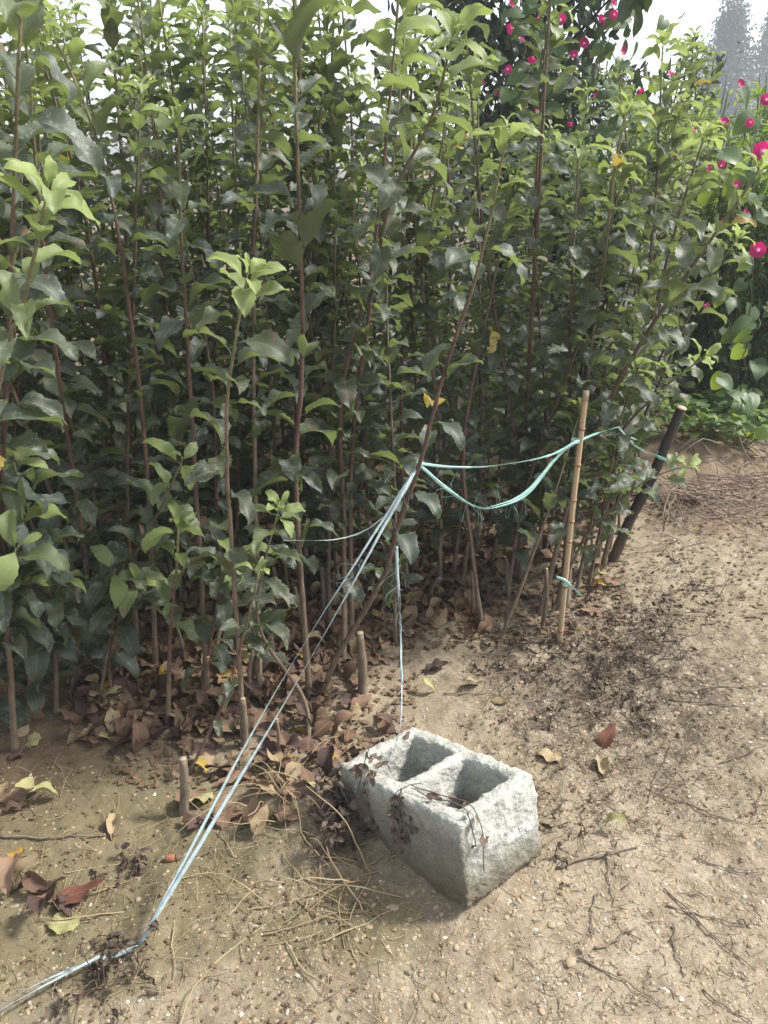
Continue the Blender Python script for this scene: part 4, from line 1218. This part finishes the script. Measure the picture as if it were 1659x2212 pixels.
# finer black litter over the sand
g = Geo()
for _ in range(3000):
    px, py = r.normal(1340, 190), r.normal(1450, 190)
    if not (1000 < px < 1720 and 1180 < py < 2000): continue
    p = gnd(px, py); stalk(g, (p.x, p.y, gz(p.x, p.y) + .003), (r.normal(0, 1), r.normal(0, 1), abs(r.normal(0, .35))), r.uniform(.015, .06), r.uniform(.0005, .0011), r, wob=.4, n=4)
for _ in range(1200):
    p = gnd(r.uniform(1100, 1659), r.uniform(1560, 2212)); stalk(g, (p.x, p.y, gz(p.x, p.y) + .001), (r.normal(0, 1), r.normal(0, 1), abs(r.normal(0, .1))), r.uniform(.008, .045), r.uniform(.0004, .0008), r, wob=.18, n=4)
tag(g.build('weed_litter', M['weed_dead']), 'black fragments of withered weed strewn over the sand', 'litter', kind='stuff')
g = Geo()
for _ in range(650):
    p = gnd(r.uniform(0, 1100), r.uniform(1640, 2212)); stalk(g, (p.x, p.y, gz(p.x, p.y) + .002), (r.normal(0, 1), r.normal(0, 1), abs(r.normal(0, .2))), r.uniform(.02, .08), r.uniform(.0005, .001), r, wob=.2, n=5)
tag(g.build('straw_bits', M['straw']), 'short bits of straw strewn over the soil', 'straw', kind='stuff')

# ------------------------------------------------------------------ low green weeds in front of the shrubs
r = np.random.default_rng(70)
wmesh = []
for q in range(4):
    g = Geo()
    for _ in range(26):
        p = np.array([r.normal(0, .07), r.normal(0, .07), r.uniform(.03, .16)])
        tube(g, [(p[0] * .3, p[1] * .3, 0), p], .0012, 3, (0, -1, .4, .5), cap=False, tcol=False)
        a = r.uniform(0, 6.28); put_leaf(g, HEART[r.integers(6)], p, (math.cos(a), math.sin(a), r.normal(.1, .3)), (r.normal(0, .3), r.normal(0, .3), 1), r.uniform(.03, .06), r.uniform(.1, .6), r.random() * .95)
    wmesh.append(g.mesh('green_weed', M['vine_leaf']))
for (px, py) in [(1440, 905), (1480, 935), (1530, 950), (1580, 945), (1630, 930), (1510, 905), (1570, 900), (1640, 890), (1600, 965), (1650, 960), (1690, 930), (1420, 940), (1550, 925), (1470, 900)]:
    p = gnd(px, py); o = bpy.data.objects.new('green_weed', wmesh[r.integers(4)]); COL.objects.link(o)
    o.location = (p.x, p.y, p.z - .005); o.rotation_euler = (0, 0, r.uniform(0, 6.28)); o.scale = (r.uniform(.9, 1.5),) * 3
    tag(o, 'low green weed at the foot of the shrubs', 'weed', 'green weeds below the shrubs')

# ------------------------------------------------------------------ shrubs, vines, trees behind
def shrub_proto(seed, H_, W_, nl):
    r = np.random.default_rng(seed); st, fo = Geo(), Geo()
    tips = []
    for _ in range(16):
        a = r.uniform(0, 6.28); rr_ = r.uniform(.1, 1) ** .5
        top = np.array([math.cos(a) * W_ * rr_, math.sin(a) * W_ * rr_, H_ * r.uniform(.7, 1.08)])
        b0 = np.array([math.cos(a) * .09 * rr_, math.sin(a) * .09 * rr_, -.03])
        P = catmull([b0, b0 * .5 + top * np.array([.35, .35, .4]) + r.normal(0, .03, 3), top], 14)
        tube(st, P, np.linspace(.011, .003, 14), 6); tips.append(P)
    for _ in range(nl):
        P = tips[r.integers(len(tips))]; t_ = r.uniform(.08, 1) ** .95; k_ = min(int(t_ * 13), 12)
        c_ = P[k_] + r.normal(0, .085, 3) * (1.1 - .4 * t_)
        if c_[2] < .16: continue
        d_ = unit(c_ - P[k_] + np.array([0, 0, .03]) + r.normal(0, .03, 3))
        ag = float(np.clip((c_[2] / H_ - .72) * 2.2 + r.normal(0, .12), 0, 1))
        for s_ in range(4):
            f = unit(d_ + r.normal(0, .55, 3)); put_leaf(fo, LANCE[r.integers(6)], c_ + r.normal(0, .008, 3), f, unit(r.normal(0, .45, 3) + np.array([0, 0, 1])), r.uniform(.055, .11), ag, r.random() * .95)
    return st.mesh('stems', M['shrub_bark']), fo.mesh('foliage', M['shrub_leaf'])


sp = [shrub_proto(200 + q, 1.95, .42, 1500) for q in range(3)]
SL = 'bushy green shrub with narrow leaves in the hedge beyond the path'
r = np.random.default_rng(75)
for q, (x, y, s_) in enumerate([(1.95, 4.95, .8), (1.72, 5.15, .8), (1.85, 5.45, .85), (2.3, 5.1, .9), (2.75, 4.9, .9), (3.2, 4.7, .9), (1.4, 5.9, .85), (2.05, 5.9, .95), (2.55, 5.7, .95), (3.1, 5.5, 1.0), (.9, 6.3, .85), (1.5, 6.6, .9), (2.1, 6.5, .95)]):
    t = thing('shrub', SL, 'shrub', (x, y, tz(x, y)), 'shrubs in the hedge beyond the path', r.uniform(0, 6.28)); t.scale = (s_,) * 3
    for nm, me in zip(('stems', 'foliage'), sp[q % 3]):
        o = bpy.data.objects.new(nm, me); COL.objects.link(o); o.parent = t

# flower: a five-lobed funnel facing +Z
g = Geo(); V = []; C = []; n_ = 20
prof = [(.05, -.9, 0), (.10, -.5, .1), (.22, -.25, .25), (.6, .0, .6), (1, .22, 1)]
for rr_, zz, cc in prof:
    for k_ in range(n_):
        a = 2 * math.pi * k_ / n_; q = 1 + (.06 * math.cos(5 * a) if rr_ > .5 else 0)
        V.append((rr_ * q * math.cos(a), rr_ * q * math.sin(a), zz + (.05 * math.cos(5 * a) if rr_ > .9 else 0))); C.append((cc, 0, 0, 0))
i, k = np.meshgrid(np.arange(4), np.arange(n_), indexing='ij'); k2 = (k + 1) % n_
g.add(V, np.stack([i * n_ + k, i * n_ + k2, (i + 1) * n_ + k2, (i + 1) * n_ + k], -1).reshape(-1, 4), None, C)
FLOWER = g.mesh('flower', M['petal'])


def vine(label, runs, nleaf, flowers, seed, lsize, root):
    """runs: list of point lists the vine follows; flowers: (pixel x, y, depth, radius)."""
    r = np.random.default_rng(seed); st, fo = Geo(), Geo(); allP = []
    b0 = Vector(root)
    for pts in runs:
        P = catmull(pts, 40) + np.cumsum(r.normal(0, .006, (40, 3)), 0); tube(st, P - np.array(b0), .003, 5, cap=False); allP.append(P)
    allP = np.concatenate(allP)
    for _ in range(nleaf):
        p = allP[r.integers(len(allP))] + r.normal(0, .09, 3); a = r.uniform(0, 6.28)
        f = unit(np.array([math.cos(a), math.sin(a) - .4, r.normal(-.6, .35)]))
        put_leaf(fo, HEART[r.integers(6)], p - np.array(b0), f, unit(np.array([r.normal(.2, .4), -.8, .8])), lsize * r.uniform(.6, 1.2), float(np.clip(r.normal(.12, .15), 0, .7)), r.random() * .95)
    t = thing('morning_glory_vine', label, 'vine', tuple(b0))
    st.build('stems', M['shrub_bark'], t); fo.build('foliage', M['vine_leaf'], t)
    for px, py, Y_, rad in flowers:
        o = bpy.data.objects.new('flower', FLOWER); COL.objects.link(o); o.parent = t
        o.location = at(px, py, Y_) - b0
        d = Vector((r.normal(-.05, .8), -1, r.normal(.2, .5)))
        o.rotation_euler = d.to_track_quat('Z', 'Y').to_euler(); o.scale = (rad * r.uniform(.65, .95),) * 3


# dark tree behind the saplings, with hanging leaves, and the vine on it
def dark_tree():
    r = np.random.default_rng(80); base = Vector((.92, 5.9, tz(.92, 5.9)))
    st, fo, = Geo(), Geo()
    tube(st, catmull([(0, 0, -.05), (.03, 0, .8), (-.05, .05, 1.6), (.05, 0, 2.6), (.1, 0, 3.8)], 24), np.linspace(.06, .02, 24), 9)
    br = []
    for q in range(60):
        h0 = r.uniform(.5, 3.6); a = r.uniform(0, 6.28); L_ = r.uniform(.4, 1.2)
        b0 = np.array([.0, .02, h0]); d = np.array([math.cos(a), math.sin(a) * .8, r.uniform(-.1, .9)])
        P = catmull([b0, b0 + d * L_ * .5 + r.normal(0, .05, 3), b0 + d * L_ + np.array([0, 0, -.1])], 14)
        tube(st, P, np.linspace(.018, .004, 14), 6); br.append(P)
    for _ in range(9500):
        P = br[r.integers(len(br))]; k_ = r.integers(3, 14); p = P[k_] + r.normal(0, .11, 3)
        f = unit(np.array([r.normal(0, .6), r.normal(0, .6), -1 + r.normal(0, .5)]))
        put_leaf(fo, DARKL[r.integers(6)], p, f, unit(r.normal(0, 1, 3)), r.uniform(.06, .11), 0.0, r.random() * .95)
    t = thing('dark_tree', 'dark leafy tree hung with flowering vine behind the saplings', 'tree', tuple(base))
    st.build('trunk', M['dark_bark'], t); fo.build('crown', M['dark_leaf'], t)


dark_tree()
vine('morning glory vine with magenta flowers climbing the dark tree', [[(1.0, 5.95, .05), (.95, 5.8, 1.2), at(1150, 150, 5.3), at(1100, -60, 5.35)], [(1.05, 5.95, .05), at(1240, 420, 5.3), at(1260, 160, 5.3), at(1330, -40, 5.3)], [(1.05, 5.95, .05), at(1190, 380, 5.3), at(1180, 150, 5.3), at(1230, -40, 5.3)], [(1.05, 5.95, .05), at(1350, 420, 5.2), at(1400, 260, 5.15), at(1310, 90, 5.2)]], 420,
     [(1210, 42, 5.0, .036), (1103, 62, 5.0, .028), (1128, 88, 5.0, .030), (1302, 42, 5.0, .034), (1104, 8, 5.0, .03), (1325, 6, 5.0, .03), (1326, 32, 5.0, .025), (1262, 93, 5.0, .033), (1097, 150, 5.0, .026), (1072, 200, 5.2, .02), (1232, 267, 5.1, .02), (1210, 168, 5.2, .018), (1186, 112, 5.2, .02), (1450, 160, 5.0, .032), (1208, 605, 4.4, .020), (1160, 240, 5.0, .02), (1150, 128, 5.0, .026), (1240, 118, 5.0, .026), (1345, 108, 5.0, .026), (1040, 178, 5.0, .024), (1285, 205, 5.0, .022), (1382, 196, 4.9, .024), (1165, 38, 5.0, .026)], 81, .10, (1.02, 5.95, tz(1.02, 5.95)))
vine('morning glory vine with magenta flowers spreading over the hedge at right', [[(2.1, 4.75, .1), at(1600, 600, 4.5), at(1560, 330, 4.6), at(1480, 250, 4.7)], [(2.1, 4.75, .1), at(1640, 640, 4.3), at(1655, 420, 4.3), at(1640, 230, 4.5)], [(2.1, 4.75, .1), at(1560, 720, 4.5), at(1500, 560, 4.6), at(1450, 350, 4.7)]], 50,
     [(1480, 385, 4.3, .030), (1505, 280, 4.4, .026), (1452, 330, 4.4, .028), (1530, 362, 4.3, .026), (1558, 357, 4.3, .025), (1645, 327, 3.7, .042), (1637, 540, 3.8, .040), (1655, 215, 4.4, .03), (1525, 660, 4.2, .022), (1612, 457, 4.2, .02), (1620, 265, 4.4, .024), (1415, 250, 4.4, .022), (1565, 262, 4.3, .024), (1592, 398, 4.2, .024), (1560, 480, 4.2, .022), (1600, 180, 4.4, .024)], 82, .105, (2.1, 4.75, tz(2.1, 4.75)))
# large heart leaves in the open, right edge
vine('young vine with large bright heart leaves near the right edge', [[(1.95, 4.2, .15), at(1600, 820, 3.9), at(1615, 740, 3.8), at(1640, 690, 3.8)]], 14, [], 83, .11, (1.95, 4.2, tz(1.95, 4.2)))

# a drooping branch reaching into the top right corner
g, gl = Geo(), Geo(); r = np.random.default_rng(84)
root = Vector((2.4, 4.6, tz(2.4, 4.6)))
P = catmull([root, Vector((2.5, 4.5, 1.6)), at(1660, -200, 3.8), at(1540, -120, 3.7), at(1420, -60, 3.6), at(1360, -10, 3.6)], 40)
tube(g, P - np.array(root), np.linspace(.022, .004, 40), 7)
for _ in range(70):
    k_ = r.integers(20, 40); p = P[k_] + r.normal(0, .045, 3)
    put_leaf(gl, DARKL[r.integers(6)], p - np.array(root), unit((r.normal(0, .35), r.normal(0, .35), -1)), unit((r.normal(0, .5), -1, r.normal(0, .5))), r.uniform(.09, .14), .1, r.random() * .95)
t = thing('drooping_tree', 'slim tree arching in at the top right with drooping dark leaves', 'tree', tuple(root))
g.build('trunk', M['dark_bark'], t); gl.build('foliage', M['dark_leaf'], t)

# two distant poplars
def poplar(px, top_py, Y_, seed, label):
    r = np.random.default_rng(seed)
    b0 = at(px, 330, Y_); b0.z = 0; top = at(px, top_py, Y_).z
    st, fo = Geo(), Geo(); tube(st, [(0, 0, -.2), (0, 0, top * .5), (0, 0, top * .97)], [.28, .18, .04], 8)
    for _ in range(230):                              # upswept sprays of leaves round the trunk
        h = r.uniform(.05, 1.0) ** .85; z = top * h
        R_ = 1.7 * (1 - max(0, h - .62) / .39) ** .7 * min(1, h / .2 + .35) * r.uniform(.3, 1.2) * (1 + .3 * math.sin(h * 19 + seed * 2))
        a = r.uniform(0, 6.28); c_ = np.array([R_ * math.cos(a), R_ * math.sin(a), z])
        for _ in range(52):
            p = c_ + r.normal(0, 1, 3) * np.array([.24, .24, .8])
            put_leaf(fo, TINY[r.integers(4)], p, unit(r.normal(0, 1, 3) + np.array([0, 0, .8])), unit(r.normal(0, 1, 3)), r.uniform(.14, .26), 0, r.random() * .95)
    for q in range(30):
        h = r.uniform(.1, .8); a = r.uniform(0, 6.28); tube(st, [(0, 0, top * h), (math.cos(a) * .8, math.sin(a) * .8, top * h + 2.0)], [.05, .015], 5)
    t = thing('poplar_tree', label, 'tree', tuple(b0)); st.build('trunk', M['dark_bark'], t); fo.build('crown', M['poplar_leaf'], t)


poplar(1542, 22, 62, 1, 'distant poplar against the pale sky, the one further from the right edge')
poplar(1645, 0, 66, 2, 'distant poplar against the pale sky, cut by the right edge')


# ------------------------------------------------------------------ air: pale haze round the whole place
def haze_box(lo, hi, density):
    bm = bmesh.new(); bmesh.ops.create_cube(bm, size=1.0)
    for v in bm.verts:
        v.co = Vector([lo[q] if v.co[q] < 0 else hi[q] for q in range(3)])
    me = bpy.data.meshes.new('haze'); bm.to_mesh(me); bm.free()
    m, nt = mat_new('pale haze')
    v = nt.nodes.new('ShaderNodeVolumePrincipled'); v.inputs['Density'].default_value = density
    v.inputs['Color'].default_value = (.84, .92, 1, 1); v.inputs['Anisotropy'].default_value = .2
    o = nt.nodes.new('ShaderNodeOutputMaterial'); nt.links.new(v.outputs[0], o.inputs['Volume'])
    me.materials.append(m)
    h = bpy.data.objects.new('haze', me); COL.objects.link(h); tag(h, kind='stuff')


G_LO = (float(gx[0]) - 5, float(gy[0]) - 5, -1.3)
G_HI = (float(gx[-1]) + 5, float(gy[-1]) + 5, 17.5)
haze_box(G_LO, G_HI, .0045)
